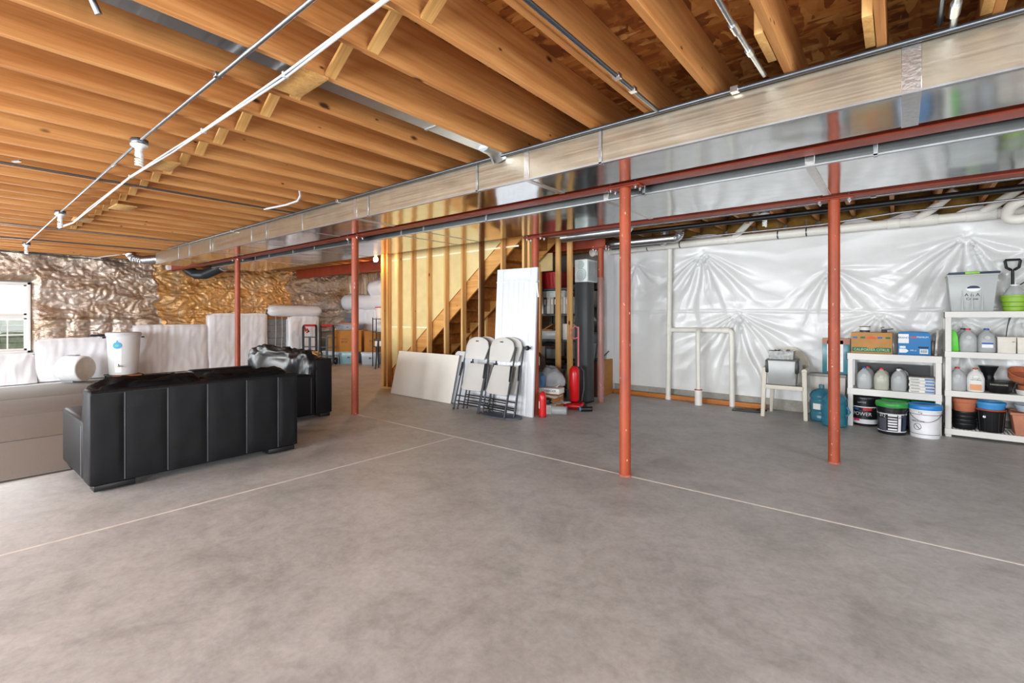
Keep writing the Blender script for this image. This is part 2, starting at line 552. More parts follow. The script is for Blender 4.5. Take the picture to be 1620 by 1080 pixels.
wall_right = wall_with_holes('wall_right', 'x', 4.45, .15, -4.6, 9.1, 3.0, [(0.0, 3.2, .5, 2.4)], WALLM)
wall_left = wall_with_holes('wall_left', 'x', -14.6, .36, -4.6, 9.1, 3.0, [(.45, 1.405, .62, 2.09)], CONC)
wall_far = structure(MB().bb(-14.24, -9.5, 8.9, 9.1, 0, 3.0).build('wall_far', CONC))
wall_jog = structure(MB().bb(-9.5, -9.3, 8.15, 9.1, 0, 3.0).build('wall_jog', CONC))
wall_back = structure(MB().bb(-9.5, 4.45, 7.95, 8.15, 0, 3.0).build('wall_back', CONC))

# ---- wrinkled films
FOIL = m_film('clear_film_over_kraft', '#a88660', '#c2ae9a', '#d2c6bc', .22, .62, .9, (.5, 1, 1.6), .7)
GOLD = m_film('film_over_gold_insulation', '#c08846', '#e0aa62', '#d2b088', .26, .55, 1.0, (1, 1.2, 1), .7)
FILM = mat('white_film', '#d6d6d5', .24, 0, .03, 4, bump=.05, bscale=30, spec=.5)
FILMW = mat('white_wrap', '#e9e9ec', .36, 0, .03, 4, bump=.06, bscale=24)
FIBRE = mat('fibreglass', '#7a5c26', .95, 0, .35, 7, bump=.8, bscale=30)
KRAFT = mat('kraft_facing', '#8d5f2c', .6, 0, .2, 5, bump=.2, bscale=20)

def rid(p):
    return 1 - abs(noise.noise(p) * 2)
def crinkle(y, z, seed=0.0, amp=1.0):
    w = .25 * noise.noise(Vector((y * .8, z * .8, seed + 20)))
    h = .05 * rid(Vector((y * .8, z * 1.5 + w, seed)))
    h += .030 * rid(Vector((y * 1.7 + z, z * 5.5 - y * 1.2 + w * 4, seed + 5)))
    h += .022 * rid(Vector((y * 5 - z * 4 + w * 6, z * 11 + y * 5, seed + 9)))
    h += .010 * rid(Vector((y * 13, z * 17 + w * 9, seed + 13)))
    if z < 1.34 and y < 3.7:
        h += .055 * abs(math.sin(math.pi * (y + .05) / .40)) ** .7
    h -= .04 * math.exp(-((z - 1.35 - .02 * math.sin(y * 3)) / .015) ** 2)
    for (ty, tz) in FOIL_TACKS:
        dy, dz = y - ty, z - tz; r = math.hypot(dy, dz)
        if r < .8:
            a = math.atan2(dz, dy)
            h += .014 * math.exp(-r / .30) * math.cos(8 * a + 5 * noise.noise(Vector((a * 2, ty, tz)))) - .025 * math.exp(-r / .07)
    return h * amp
FOIL_TACKS = [(1.72, 2.25), (2.4, 1.7), (2.75, 2.2), (3.3, 1.85), (2.05, 1.28), (2.7, 1.25), (3.7, 2.35), (4.4, 1.5), (5.2, 2.1), (5.9, 1.6), (6.6, 2.3), (7.2, 2.0)]

def foil_sheet(y0, y1, z0, z1, m, hole=None, seed=0.0, step=.022, sag=None):
    nu, nv = int((y1 - y0) / step), int((z1 - z0) / step)
    mb = MB(); vs = []; fs = []
    for j in range(nv + 1):
        for i in range(nu + 1):
            y = y0 + (y1 - y0) * i / nu; z = z0 + (z1 - z0) * j / nv
            h = crinkle(y, z, seed)
            for yb in (3.61, 6.94):                                  # uneven lap between the sheets
                y += math.exp(-((y - yb) / .35) ** 2) * (.30 * noise.noise(Vector((yb, z * 1.7, 3.3))) + .12 * noise.noise(Vector((yb, z * 6, 7.3))))
            if hole:
                d = max(hole[0] - y, y - hole[1], hole[2] - z, z - hole[3])
                h *= min(1, max(0, d) / .12)
            vs.append((-14.23 + .03 + h, y, z))
    for j in range(nv):
        for i in range(nu):
            y = y0 + (y1 - y0) * (i + .5) / nu; z = z0 + (z1 - z0) * (j + .5) / nv
            if hole and hole[0] < y < hole[1] and hole[2] < z < hole[3]: continue
            a = j * (nu + 1) + i
            fs.append((a, a + 1, a + nu + 2, a + nu + 1))
    mb.add(vs, fs)
    return mb.build('film_sheet', m, wall_left, sharp=80)
tag(foil_sheet(-1.2, 3.62, .5, 2.72, FOIL, (.43, 1.43, .60, 2.11), 1.0), 'silvery clear film over brown insulation')
tag(foil_sheet(3.60, 6.95, .9, 2.72, GOLD, None, 4.0), 'film over golden insulation')
foil_sheet(6.93, 8.9, .9, 2.72, FOIL, None, 7.0)

# ---- stepped ledge of the foundation, wrapped in white film
def ledge_wrap(y0, y1, ztop, xf, seed, z0=.015, name='ledge_wrap', m=FILMW, flare=.10, pleat=1.0, xb=-14.2):
    L = (xf - xb); H = ztop - z0; tot = L + H
    def fn(u, v):
        y = y0 + (y1 - y0) * u
        s = v * tot
        e = min(u, 1 - u) * (y1 - y0)
        n1 = noise.noise(Vector((y * 1.6, s * 1.2, seed))); n2 = noise.noise(Vector((y * 4 + .8 * math.sin(s * 3), s * 1.4 + y, seed + 3)))
        n3 = rid(Vector((y * 6 + s * 1.5, s * 2.6, seed + 6)))
        n4 = rid(Vector((y * 9 + .4 * s, s * .7, seed + 8)))
        d = (.035 * n1 + .022 * n2 * min(1, v * 2) + .016 * n3 + .010 * n4) * pleat
        edge = -.06 * math.exp(-e / .05)
        if s < L:
            return (xb + s, y, ztop + d * .5 + edge)
        t = (s - L) / H
        rr = .05 * math.exp(-(s - L) / .05)
        return (xf - rr + d + flare * t * t + edge, y, ztop - (s - L) - .0)
    mb = MB(); mb.grid(max(8, int((y1 - y0) / .025)), max(10, int(tot / .035)), fn)
    # closing cheeks left and right
    for yy in (y0, y1):
        mb.prism([(xb, z0), (xf - .02, z0), (xf - .06, ztop - .06), (xb, ztop - .05)], yy - .004, yy + .004, 'y')
    return mb.build(name, m, wall_left, sharp=75)
ledge_wrap(-1.2, 1.47, .60, -13.98, 1.0, flare=.26, pleat=1.5)
ledge_wrap(1.45, 3.12, .90, -13.98, 2.0, flare=.12)
ledge_wrap(3.10, 4.66, 1.17, -13.99, 3.0, flare=.06)
ledge_wrap(4.66, 6.17, 1.46, -13.98, 4.0, flare=.03, pleat=.7)
ledge_wrap(6.76, 7.74, 1.38, -13.96, 5.0, flare=.03, pleat=.8)
def roll_wrap(a, b, r, seed, parent, sq=1.25):
    a = Vector(a); b = Vector(b); d = (b - a).normalized(); n = Vector((0, 0, 1)); s = d.cross(n)
    def fn(u, v):
        p = a.lerp(b, v); an = 2 * math.pi * u
        e = min(v, 1 - v) * (b - a).length
        rr = r * (1 - .75 * math.exp(-e / .05))
        w = 1 + .10 * noise.noise(Vector((p.x * 4 + p.y * 4, an * 1.5, seed))) + .05 * rid(Vector((p.x * 9 + p.y * 9, an, seed)))
        return p + (s * math.cos(an) + n * math.sin(an) * sq) * rr * w
    mb = MB(); mb.grid(22, 34, fn, closed_u=True)
    return mb.build('wrapped_roll', FILMW, parent, sharp=80)
roll_wrap((-14.0, 6.16, 1.55), (-14.0, 7.80, 1.55), .165, 2.0, wall_left, 1.0)
GREYB = mat('grey_block', '#7d7f84', .8, 0, .12, 6, bump=.2, bscale=30)
for k in range(7):                                                       # bare grey courses between the wraps
    MB().bb(-14.2, -14.10, 6.18, 6.75, .02 + .185 * k, .197 + .185 * k).build('block_course', GREYB, wall_left, bevel=.004)
MB().grid(14, 6, lambda u, v: (-14.06 + .02 * noise.noise(Vector((u * 6, v * 4, 1))), 6.16 + .62 * u, 1.30 + .22 * v)).build('kraft_strip', KRAFT, wall_left)
for yy in (6.42, 6.60):
    MB().tube([(-14.08, yy, .3), (-14.05, yy + .01, .9), (-14.04, yy, 1.45)], .005, 5).build('tie_string', PAPER, wall_left)

# far wall: film folds, wraps, bare courses
def far_sheet(u, v):
    x = -14.2 + 4.7 * u; z = 1.1 + 1.62 * v
    h = .05 * rid(Vector((x * 3.0, z * .7, 3))) + .03 * rid(Vector((x * 7 + z, z * 1.6, 8)))
    return (x, 8.86 - h, z)
MB().grid(150, 50, far_sheet).build('film_sheet', FOIL, wall_far, sharp=80)
roll_wrap((-14.1, 8.66, 1.84), (-11.6, 8.66, 1.80), .20, 7.0, wall_far, 1.2)
roll_wrap((-12.55, 8.62, 2.22), (-11.2, 8.62, 2.25), .22, 9.0, wall_far, 1.1)
def far_low(u, v):
    x = -13.3 + 3.6 * u; z = .02 + 1.6 * v
    return (x, 8.62 - .05 * rid(Vector((x * 3, z * 2, 5))), z)
MB().grid(80, 36, far_low).build('ledge_wrap', FILMW, wall_far, sharp=80)
for k in range(8):
    MB().bb(-14.18, -13.36, 8.70, 8.80, .02 + .185 * k, .197 + .185 * k).build('block_course', GREYB, wall_far, bevel=.004)

# ---- white plastic on the back wall, pulled into fans of folds at its fixings
TACKS = [(-2.45, 2.40, .95, 15, -90), (-1.93, 1.44, .95, 17, -88), (.62, 2.35, 1.0, 13, -90), (-.75, 2.05, .7, 11, -70), (1.35, 2.15, .8, 12, -100), (.55, 1.35, .7, 12, -80),
         (-3.6, 2.3, .4, 7, -60), (2.4, 2.4, .8, 13, -90), (3.5, 1.5, .8, 13, -90), (-.2, 1.42, .55, 11, -95), (1.05, 1.40, .6, 12, -95)]
def back_film(u, v):
    x = -4.02 + 8.42 * u; z = .17 + 2.36 * v
    h = .012 * noise.noise(Vector((x * .9, z * .9, 2)))
    h += .006 * rid(Vector((x * 1.1 + z * .6, z * 3.2 - x * .5, 4)))
    for (tx, tz, rad, n, dr) in TACKS:
        dx, dz = x - tx, z - tz; r = math.hypot(dx, dz)
        if r > rad * 1.9: continue
        a = math.atan2(dz, dx); da = abs((a - R(dr) + math.pi) % (2 * math.pi) - math.pi)
        fan = math.exp(-(da / 1.15) ** 4)
        up = .45 if dz > 0 else 1
        ph = n * a + 2.2 * noise.noise(Vector((a * 3.0, r * 1.5, tx)))
        env = (1 - math.exp(-r / .06)) * math.exp(-(r / rad) ** 2)
        w = math.sin(ph); w = math.copysign(abs(w) ** .6, w)
        h += up * fan * env * (.034 * w + .016 * noise.noise(Vector((a * 14, r * 2, tz))))
        h -= .03 * math.exp(-r / .05)
    sm = abs(z - 1.455 - .01 * math.sin(x * 2))
    h += .010 * math.exp(-(sm / .012) ** 2)
    h *= min(1, (x + 4.02) / .3 + .1)
    return (x, 7.90 - .012 - h, z)
MB().grid(420, 130, back_film).build('plastic_sheet', FILM, wall_back, sharp=85)
MB().bb(-4.10, -4.02, 7.62, 7.94, 0, 2.53).build('corner_wrap', FILMW, wall_back, bevel=.02)
# band joist insulation in the bays above the wall
def batt(u, v, w=.355, seed=0):
    b = .08 * (1 - (2 * u - 1) ** 4) * (1 - (2 * v - 1) ** 4)
    return ((u - .5) * w, -b - .02 * noise.noise(Vector((u * 5, v * 5, seed))), (v - .5) * .36)
bmesh_b = MB().grid(8, 8, batt).bb(-.175, .175, .001, .03, -.17, .17).mesh('insulation_batt', FIBRE)
for k in range(-11, 12):
    o = bpy.data.objects.new('insulation_batt', bmesh_b); COL.objects.link(o); o.parent = wall_back
    o.location = (JX0 - JS * (k + .5), 7.88, 2.80)
MB().bb(-9.3, 4.44, 7.78, 7.95, 2.575, 2.615).build('sill_plate', JOIST, wall_back)
# flaps of film folded over the top of the wall
for (x0, x1) in ((-2.75, -2.05), (-.62, -.25), (-.2, .35), (.5, .95)):
    def flap(u, v, x0=x0, x1=x1):
        x = x0 + (x1 - x0) * u
        return (x, 7.77 - .05 * v, 2.60 + .07 * math.sin(math.pi * u) * (1 - .4 * v) + .02 * noise.noise(Vector((x * 6, v * 3, 0))) - .06 * v)
    MB().grid(16, 4, flap).build('film_flap', FILMW, wall_back, sharp=80)
MB().bb(-4.0, -1.52, 7.80, 7.84, .005, .075).build('base_strip', wood('orange_lumber', '#d08a44', '#b0662a', '#5c3010', 'x'), wall_back, bevel=.004)

# ---- window in the left wall
VINYL = mat('white_vinyl', '#eeeeec', .4, 0, .02)
PANE = m_glass('window_glass')
win = structure(MB().bb(-14.36, -14.14, .45, .50, .62, 2.09).bb(-14.36, -14.14, 1.355, 1.405, .62, 2.09)
                .bb(-14.36, -14.14, .45, 1.405, .62, .67).bb(-14.36, -14.14, .45, 1.405, 2.04, 2.09).build('window_1', VINYL, bevel=.004))
MB().bb(-14.30, -14.20, .50, 1.355, 1.345, 1.405).build('meeting_rail', VINYL, win, bevel=.004)
for (za, zb, nm, xx) in ((.67, 1.345, 'lower_sash', -14.24), (1.405, 2.04, 'upper_sash', -14.28)):
    sash = MB().bb(xx - .03, xx + .02, .50, .545, za, zb).bb(xx - .03, xx + .02, 1.31, 1.355, za, zb).bb(xx - .03, xx + .02, .50, 1.355, za, za + .04).bb(xx - .03, xx + .02, .50, 1.355, zb - .03, zb).build(nm, VINYL, win, bevel=.003)
    MB().bb(xx - .006, xx - .002, .54, 1.315, za + .03, zb - .02).build('pane', PANE, sash)
    if nm == 'lower_sash':
        for yy in (.80, 1.075):
            MB().bb(xx - .015, xx + .005, yy - .011, yy + .011, za, zb).build('glazing_bar', VINYL, sash)
        MB().bb(xx - .016, xx + .004, .54, 1.315, .985, 1.007).build('glazing_bar', VINYL, sash)
MB().bb(-14.38, -14.02, .40, 1.45, .585, .622).build('window_sill', VINYL, win, bevel=.006)
# beyond the glass: coursed stone window well under an open sky
STONE = mat('well_stone', '#9aa08e', .9, 0, .25, 8, bump=.5, bscale=30)
well = tag(bpy.data.objects.new('stone_window_well', None), 'pale grey-green stone courses outside the window', 'wall'); COL.objects.link(well)
for k in range(11):
    for j in range(5):
        y0 = -1.2 + j * .95 + (.4 if k % 2 else 0)
        MB().bb(-16.5 + rnd.uniform(-.02, .02), -16.1 + rnd.uniform(-.02, .02), y0, y0 + .93, -.2 + k * .137, -.07 + k * .137).build('stone', STONE, well, bevel=.01, seg=1)
ground = structure(MB().bb(-30, -14.7, -12, 14, -.3, -.2).build('outdoor_ground', mat('lawn', '#7f8f62', .9, 0, .3, 5)))

# ---- added windows, out of view behind the camera and in the right wall
n = 2
for wx, ww in WIN_NEAR:
    w_ = structure(MB().bb(wx - ww / 2, wx - ww / 2 + .05, -4.6, -4.43, .3, 2.3).bb(wx + ww / 2 - .05, wx + ww / 2, -4.6, -4.43, .3, 2.3)
                   .bb(wx - ww / 2, wx + ww / 2, -4.6, -4.43, .3, .35).bb(wx - ww / 2, wx + ww / 2, -4.6, -4.43, 2.25, 2.3).bb(wx - .03, wx + .03, -4.58, -4.45, .3, 2.3).build('window_%d' % n, VINYL))
    MB().bb(wx - ww / 2, wx + ww / 2, -4.53, -4.525, .3, 2.3).build('pane', PANE, w_)
    n += 1
w_ = structure(MB().bb(4.43, 4.6, 0, .05, .5, 2.4).bb(4.43, 4.6, 3.15, 3.2, .5, 2.4).bb(4.43, 4.6, 0, 3.2, .5, .55).bb(4.43, 4.6, 0, 3.2, 2.35, 2.4).bb(4.45, 4.58, 1.57, 1.63, .5, 2.4).build('window_%d' % n, VINYL))
MB().bb(4.525, 4.53, 0, 3.2, .5, 2.4).build('pane', PANE, w_)

# ---- carpet strips laid side by side at the left
CARPET = mat('carpet_pile', '#8f8a84', .95, 0, .12, 120, bump=.5, bscale=300)
xs = [-5.75, -7.535, -9.42, -11.32, -13.36]
desc = ['nearest, reaching past the sofa', 'second from the sofa back', 'third, under the sofas', 'farthest, along the wrapped ledge']
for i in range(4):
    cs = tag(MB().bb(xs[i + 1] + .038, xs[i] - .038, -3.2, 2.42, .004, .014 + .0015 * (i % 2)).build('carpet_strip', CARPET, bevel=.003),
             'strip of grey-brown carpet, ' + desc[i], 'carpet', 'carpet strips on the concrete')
    MB().bb(xs[i + 1] + .001, xs[i] - .001, -3.21, 2.43, .0, .0045).build('seam_shade', mat('carpet_seam_shade', '#4a4642', .95), cs)  # dark sheet showing in the gaps, paints the shadow lines along the seams
# ================================================================ STEEL, DUCTS, CONDUITS, PIPES
def i_beam(name, label, y, x0, x1, z0=2.49, z1=2.714, fw=.14, cat='steel beam'):
    t = thing(name, label, cat, ((x0 + x1) / 2, y, z0))
    L = x1 - x0; H = z1 - z0
    MB().box((0, 0, .007), (L, fw, .014)).build('bottom_flange', REDB, t, bevel=.002, seg=1)
    MB().box((0, 0, H - .007), (L, fw, .014)).build('top_flange', REDB, t, bevel=.002, seg=1)
    MB().box((0, 0, H / 2), (L, .010, H - .028)).build('web', REDB, t)
    return t
i_beam('steel_beam', 'long red steel beam between the two shiny ducts', 3.815, -13.95, 4.44)
i_beam('steel_beam', 'red steel beam behind the wide duct, meeting the column by the white door', 5.385, -4.12, 4.44, 2.475)
b3 = i_beam('steel_beam', 'red steel beam running behind the stairs to the far wall', 6.80, -13.55, -3.62, 2.47, 2.712)
roll_wrap((-13.72, 6.80, 2.32), (-13.72, 6.80, 2.70), .09, 12.0, b3, 1.0).matrix_parent_inverse = Matrix.Translation(b3.location).inverted()
MB().lathe([(.0, 0), (.10, 0), (.105, .03), (.105, .10), (.09, .12), (.0, .12)], (-9.2, 0, .10), 18, 'x').build('end_cap', PVC, bpy.data.objects['steel_beam'])

def column(x, y, z1, label, m=RED):
    t = thing('steel_column', label, 'column', (x, y, 0), 0, 'red steel columns')
    MB().lathe([(.048, 0), (.048, z1 - .012)], n=28).build('shaft', m, t)
    MB().box((0, 0, z1 - .006), (.30, .115, .012)).build('cap_plate', REDB, t, bevel=.002, seg=1)
    for sx in (-1, 1):
        for sy in (-1, 1):
            MB().cyl((sx * .115, sy * .045, z1 - .040), (sx * .115, sy * .045, z1 + .030), .009, n=8).lathe([(.016, 0), (.016, .012)], (sx * .115, sy * .045, z1 - .026), 6).build('bolt', BOLT, t)
    MB().lathe([(.052, 0), (.052, .012), (.048, .016)], n=24).build('base_ring', mat('scuffed_base', '#a85a48', .7, 0, .3, 30), t)
    return t
column(-1.84, 3.815, 2.489, 'nearest red steel column, in the middle of the room')
column(-5.94, 3.815, 2.489, 'red steel column right of the black sofas')
column(-9.93, 3.815, 2.489, 'farthest red steel column, rising behind the black sofas')
column(-.478, 5.385, 2.474, 'red steel column in front of the white shelf with buckets')
column(-3.95, 5.385, 2.474, 'red steel column against the edge of the white door')
c5 = column(-3.715, 6.83, 2.469, 'red steel column wrapped in clear film, behind the upright vacuum')
MB().lathe([(.056, .02), (.060, .5), (.055, .9), (.060, 1.4), (.056, 2.0)], n=14).build('clear_wrap', m_clear('clear_wrap_film', '#e8dcd8', .18, .1), c5)

# ---- ducts
def rect_duct(label, y0, y1, z0, z1, joints, cleats, tape, side):
    t = thing('rectangular_duct', label, 'duct', ((joints[0] + joints[-1]) / 2, (y0 + y1) / 2, z0))
    cx = t.location.x; cy = t.location.y
    for a, b in zip(joints, joints[1:]):
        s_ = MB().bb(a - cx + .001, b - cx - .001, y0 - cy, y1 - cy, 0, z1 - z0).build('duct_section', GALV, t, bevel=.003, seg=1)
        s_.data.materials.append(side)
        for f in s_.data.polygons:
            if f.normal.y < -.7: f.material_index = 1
    for x in joints[1:-1]:
        MB().bb(x - cx - .013, x - cx + .013, y0 - cy - .004, y1 - cy + .004, -.004, z1 - z0).build('slip_joint', GALV2, t, bevel=.001, seg=1)
    for x in cleats:
        MB().bb(x - cx - .012, x - cx + .012, y0 - cy - .010, y0 - cy - .002, -.006, z1 - z0 + .0).bb(x - cx - .012, x - cx + .012, y0 - cy - .010, y0 - cy + .03, -.010, -.003).build('hanger_strap', GALV2, t, bevel=.001, seg=1)
    for x, w in tape:
        MB().bb(x - cx - w / 2, x - cx + w / 2, y0 - cy - .005, y1 - cy + .005, -.005, z1 - z0).build('foil_tape', FOILT, t, bevel=.001, seg=1)
    MB().bb(joints[0] - cx, joints[-1] - cx, y0 - cy - .010, y0 - cy + .02, -.004, .006).build('bottom_seam', GALV2, t)
    return t
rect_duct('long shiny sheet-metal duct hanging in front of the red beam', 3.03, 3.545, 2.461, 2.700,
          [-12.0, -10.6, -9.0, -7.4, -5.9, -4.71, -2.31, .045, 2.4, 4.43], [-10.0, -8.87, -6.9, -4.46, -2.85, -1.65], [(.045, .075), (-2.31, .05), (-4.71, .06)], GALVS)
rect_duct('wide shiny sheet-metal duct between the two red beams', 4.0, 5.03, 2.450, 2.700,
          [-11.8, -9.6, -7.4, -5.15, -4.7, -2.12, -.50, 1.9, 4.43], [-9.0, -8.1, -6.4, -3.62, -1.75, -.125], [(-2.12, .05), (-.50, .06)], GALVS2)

# round elbow and flexible ducts at the far left ends
t = thing('flexible_duct', 'crumpled silver flexible duct at the far left end of the front duct', 'duct', (-12.3, 3.0, 2.5))
def corrug(pts, r, name, m, parent, amp=.05, n=16):
    P = [Vector(p) for p in pts]; out = []; rr = []
    for a, b in zip(P, P[1:]):
        k = max(3, int((b - a).length / .02))
        for i in range(k):
            out.append(a.lerp(b, i / k)); rr.append(r * (1 + (amp if len(rr) % 2 else -amp)))
    out.append(P[-1]); rr.append(r)
    return MB().tube(out, rr, n).build(name, m, parent)
corrug([(.32, .25, .10), (.0, .12, .10), (-.25, -.05, .08), (-.36, -.2, .12), (-.38, -.26, .22)], .085, 'hose', GALV2, t)
MB().cyl((.30, .24, .10), (.36, .27, .10), .092, n=18).build('collar', GALV2, t)
t = thing('flexible_duct', 'black flexible duct sagging from the end of the wide duct', 'duct', (-12.3, 4.25, 2.36))
corrug([(.52, 0, .17), (.1, -.02, .10), (-.5, -.05, .02), (-1.1, -.05, .05), (-1.6, -.1, .22)], .11, 'hose', mat('black_hose', '#26292c', .3, 0, .2, 12), t)
MB().cyl((.46, 0, .16), (.53, 0, .17), .12, n=18).build('collar', GALV2, t)

# flat duct running up between two joists, with an elbow into the front duct
t = thing('joist_duct', 'flat galvanised duct running between two joists above the room', 'duct', (-2.60, 0, 2.73))
MB().bb(-.075, .075, -4.2, 2.86, 0, .09).build('duct_run', GALV2, t, bevel=.004, seg=1)
for yy in (-1.2, .32, 1.45, 2.3): MB().bb(-.079, .079, yy - .012, yy + .012, -.004, .093).build('slip_joint', EMT, t)
MB().tube([(0, 2.84, .045), (0, 2.93, .04), (0, 3.0, .02), (0, 3.05, -.03)], [.075, .075, .078, .08], 16).build('elbow', GALV2, t)

# ---- conduits
def run(name, label, pts, r, m, cat='conduit', group=None, n=10, clips=(), coup=()):
    p0 = Vector(pts[0])
    t = thing(name, label, cat, p0, 0, group)
    MB().tube([Vector(p) - p0 for p in pts], r, n).build('tube', m, t)
    for q in clips:
        q = Vector(q) - p0
        MB().box(q, (r * 3.2, r * 3.2, r * 2.4)).build('strap', BOLT, t, bevel=.002, seg=1)
    for a, b in coup:
        MB().cyl(Vector(a) - p0, Vector(b) - p0, r * 1.45, n=n).build('coupling', BOLT, t)
    return t
run('lighting_conduit', 'straight steel conduit carrying the row of ceiling bulbs', [(2.5, 1.02, 2.698), (-4.40, 1.025, 2.698)], .0115, EMT, clips=[(-2.92, 1.02, 2.702), (.3, 1.02, 2.702)])
run('lighting_conduit', 'steel conduit between the first and second ceiling bulbs', [(-4.55, 1.027, 2.698), (-8.20, 1.085, 2.698)], .0115, EMT, coup=[((-5.3, 1.042, 2.698), (-5.36, 1.043, 2.698))])
run('lighting_conduit', 'steel conduit between the second and third ceiling bulbs', [(-8.36, 1.09, 2.698), (-12.2, 1.16, 2.698)], .0115, EMT)
WIREW = mat('white_cable', '#c4c5c7', .35, .2, .05)
p0 = [(2.5, 1.17, 2.698), (-1.69, 1.213, 2.698), (-2.62, 1.242, 2.698), (-3.85, 1.246, 2.694), (-4.5, 1.235, 2.69), (-5.64, 1.222, 2.695), (-7.6, 1.27, 2.697), (-9.0, 1.31, 2.697), (-9.7, 1.25, 2.70)]
t = thing('cable_bundle', 'bundle of white cables strapped beneath the joists beside the conduit', 'cable', p0[0])
for dy, dz in ((0, 0), (.014, .004), (.007, -.010)):
    MB().tube([(Vector(p) - Vector(p0[0])) + Vector((0, dy + .006 * math.sin(i * 3 + dy * 200), dz)) for i, p in enumerate(p0)], .0068, 8).build('cable', WIREW if dz < .003 else EMT, t)
for q in (p0[2], p0[3], p0[5]):
    MB().box(Vector(q) - Vector(p0[0]) + Vector((0, .008, 0)), (.018, .036, .032)).build('strap', WIREW, t, bevel=.004)
run('edge_conduit', 'dark conduit running along the top edge of the front duct', [(4.4, 2.995, 2.697), (-11.0, 2.995, 2.697)], .014, EMTD, clips=[(-.75, 2.995, 2.70), (-2.6, 2.995, 2.70), (-5.0, 2.995, 2.70), (-8.0, 2.995, 2.7)])
run('joist_conduit', 'steel conduit clipped under the joist left of the bare subfloor', [(-1.215, -2.0, 2.700), (-1.215, 3.01, 2.700)], .0125, EMTD, clips=[(-1.215, 2.42, 2.702), (-1.215, 2.62, 2.702)])
run('joist_conduit', 'thin steel conduit beside a joist over the duct, with a connector', [(-.60, -1, 2.72), (-.60, 2.3, 2.72), (-.585, 2.95, 2.715)], .0125, EMT, coup=[((-.60, 2.35, 2.719), (-.598, 2.43, 2.718)), ((-.594, 2.62, 2.717), (-.592, 2.67, 2.717))])
run('joist_conduit', 'bright steel conduit at the upper right, rising from the duct', [(.185, -1, 2.71), (.19, 3.0, 2.71)], .014, EMT, coup=[((.188, 2.78, 2.71), (.188, 2.88, 2.71))])
run('joist_conduit', 'thin dark conduit beside the bright one at the upper right', [(.14, -1, 2.74), (.145, 3.0, 2.74)], .011, EMTD)
run('joist_conduit', 'angled steel conduit at the far upper right corner', [(.45, 1.0, 2.73), (.47, 3.0, 2.72)], .013, EMT, coup=[((.463, 2.5, 2.722), (.465, 2.58, 2.722))])
run('stub_conduit', 'short steel conduit stub at the upper left', [(-2.735, .43, 2.86), (-2.74, .46, 2.76), (-2.745, .485, 2.705)], .014, EMT)
run('curved_conduit', 'bent white conduit curling down beside the duct top', [(-6.05, 2.63, 2.69), (-5.62, 2.69, 2.69), (-5.36, 2.70, 2.70), (-5.22, 2.66, 2.73), (-5.17, 2.62, 2.80)], .012, WIREW)
run('cross_conduit', 'thin dark conduit meeting the bent white one by the duct', [(-6.0, -.5, 2.70), (-6.02, 2.0, 2.70), (-6.02, 2.99, 2.70)], .010, EMTD)
run('cross_conduit', 'thin conduit crossing the far joists to the front duct', [(-9.9, -1.5, 2.70), (-9.9, 2.99, 2.70)], .011, EMT)
run('cross_conduit', 'thin conduit crossing the joists near the left wall', [(-11.9, -2.5, 2.70), (-11.6, 1.5, 2.70), (-11.5, 2.99, 2.70)], .011, EMTD)
run('wall_cable', 'dark cable looping along the top of the left wall', [(-14.0, -.9, 2.70), (-13.98, .6, 2.69), (-13.95, 1.4, 2.68), (-13.95, 2.3, 2.66), (-13.9, 3.0, 2.60)], .012, EMTD, 'cable')
run('wall_cable', 'pale cable arching from the left wall to the flexible duct', [(-13.95, 2.35, 2.66), (-13.6, 2.5, 2.70), (-13.1, 2.72, 2.73), (-12.75, 2.78, 2.72)], .012, WIREW, 'cable')
t = thing('joist_hanger_clip', 'small bright metal clip on a far joist', 'bracket', (-5.9, .50, 2.71))
MB().box((0, 0, -.001), (.08, .022, .012), rotm(0, 0, 30)).build('plate', EMT, t)

# ---- bulbs on round boxes
def spiral(r, h, turns, tr, z0):
    pts = []; nn = int(turns * 14)
    for i in range(nn + 1):
        a = 2 * math.pi * turns * i / nn
        pts.append((r * math.cos(a), r * math.sin(a), z0 - h * i / nn))
    return pts
CFL = mat('cfl_glass', '#f2f1ec', .35, 0, .01)
def bulb_fixture(loc, label, kind='cfl', glow=200):
    t = thing('ceiling_bulb', label, 'light', loc, 0, 'bare bulb fixtures')
    MB().lathe([(.056, 0), (.058, -.005), (.058, -.040), (0.0, -.040)], n=8).build('junction_box', EMTD, t, bevel=.002, seg=1)
    MB().lathe([(.052, -.040), (.056, -.043), (.054, -.052), (.040, -.062), (.026, -.072), (.024, -.092), (.0, -.092)], n=24).build('lampholder', WHITE, t)
    if kind == 'cfl':
        MB().lathe([(.018, -.09), (.026, -.10), (.028, -.125), (.022, -.135), (.0, -.135)], n=18).build('ballast', WHITE, t)
        MB().tube(spiral(.021, .062, 3.2, .0075, -.140), .0078, 8).build('spiral_tube', CFL, t)
    else:
        MB().lathe([(.014, -.09), (.020, -.098), (.038, -.118), (.045, -.142), (.038, -.168), (.020, -.184), (.0, -.188)], n=20).build('bulb', mat('lit_bulb_%d' % glow, '#fff0d0', .3, emit='#ffbe72', estr=glow), t)
    return t
bulb_fixture((-4.475, 1.026, 2.715), 'nearest white spiral bulb under the joists')
bulb_fixture((-8.28, 1.088, 2.715), 'second white spiral bulb along the conduit')
bulb_fixture((-12.29, 1.165, 2.715), 'farthest white spiral bulb, over the left window')
bulb_fixture((-1.31, 6.62, 2.70), 'white spiral bulb behind the rear beam')
bulb_fixture((-9.9, 7.5, 2.70), 'added warm bulb, unseen behind the stair enclosure, brightening the far corner', 'lit', 700)  # added lamp, out of view, lifts the light in the far corner
lb = bulb_fixture((-7.72, 5.40, 2.60), 'lit warm bulb at the corner of the stair wall', 'lit')
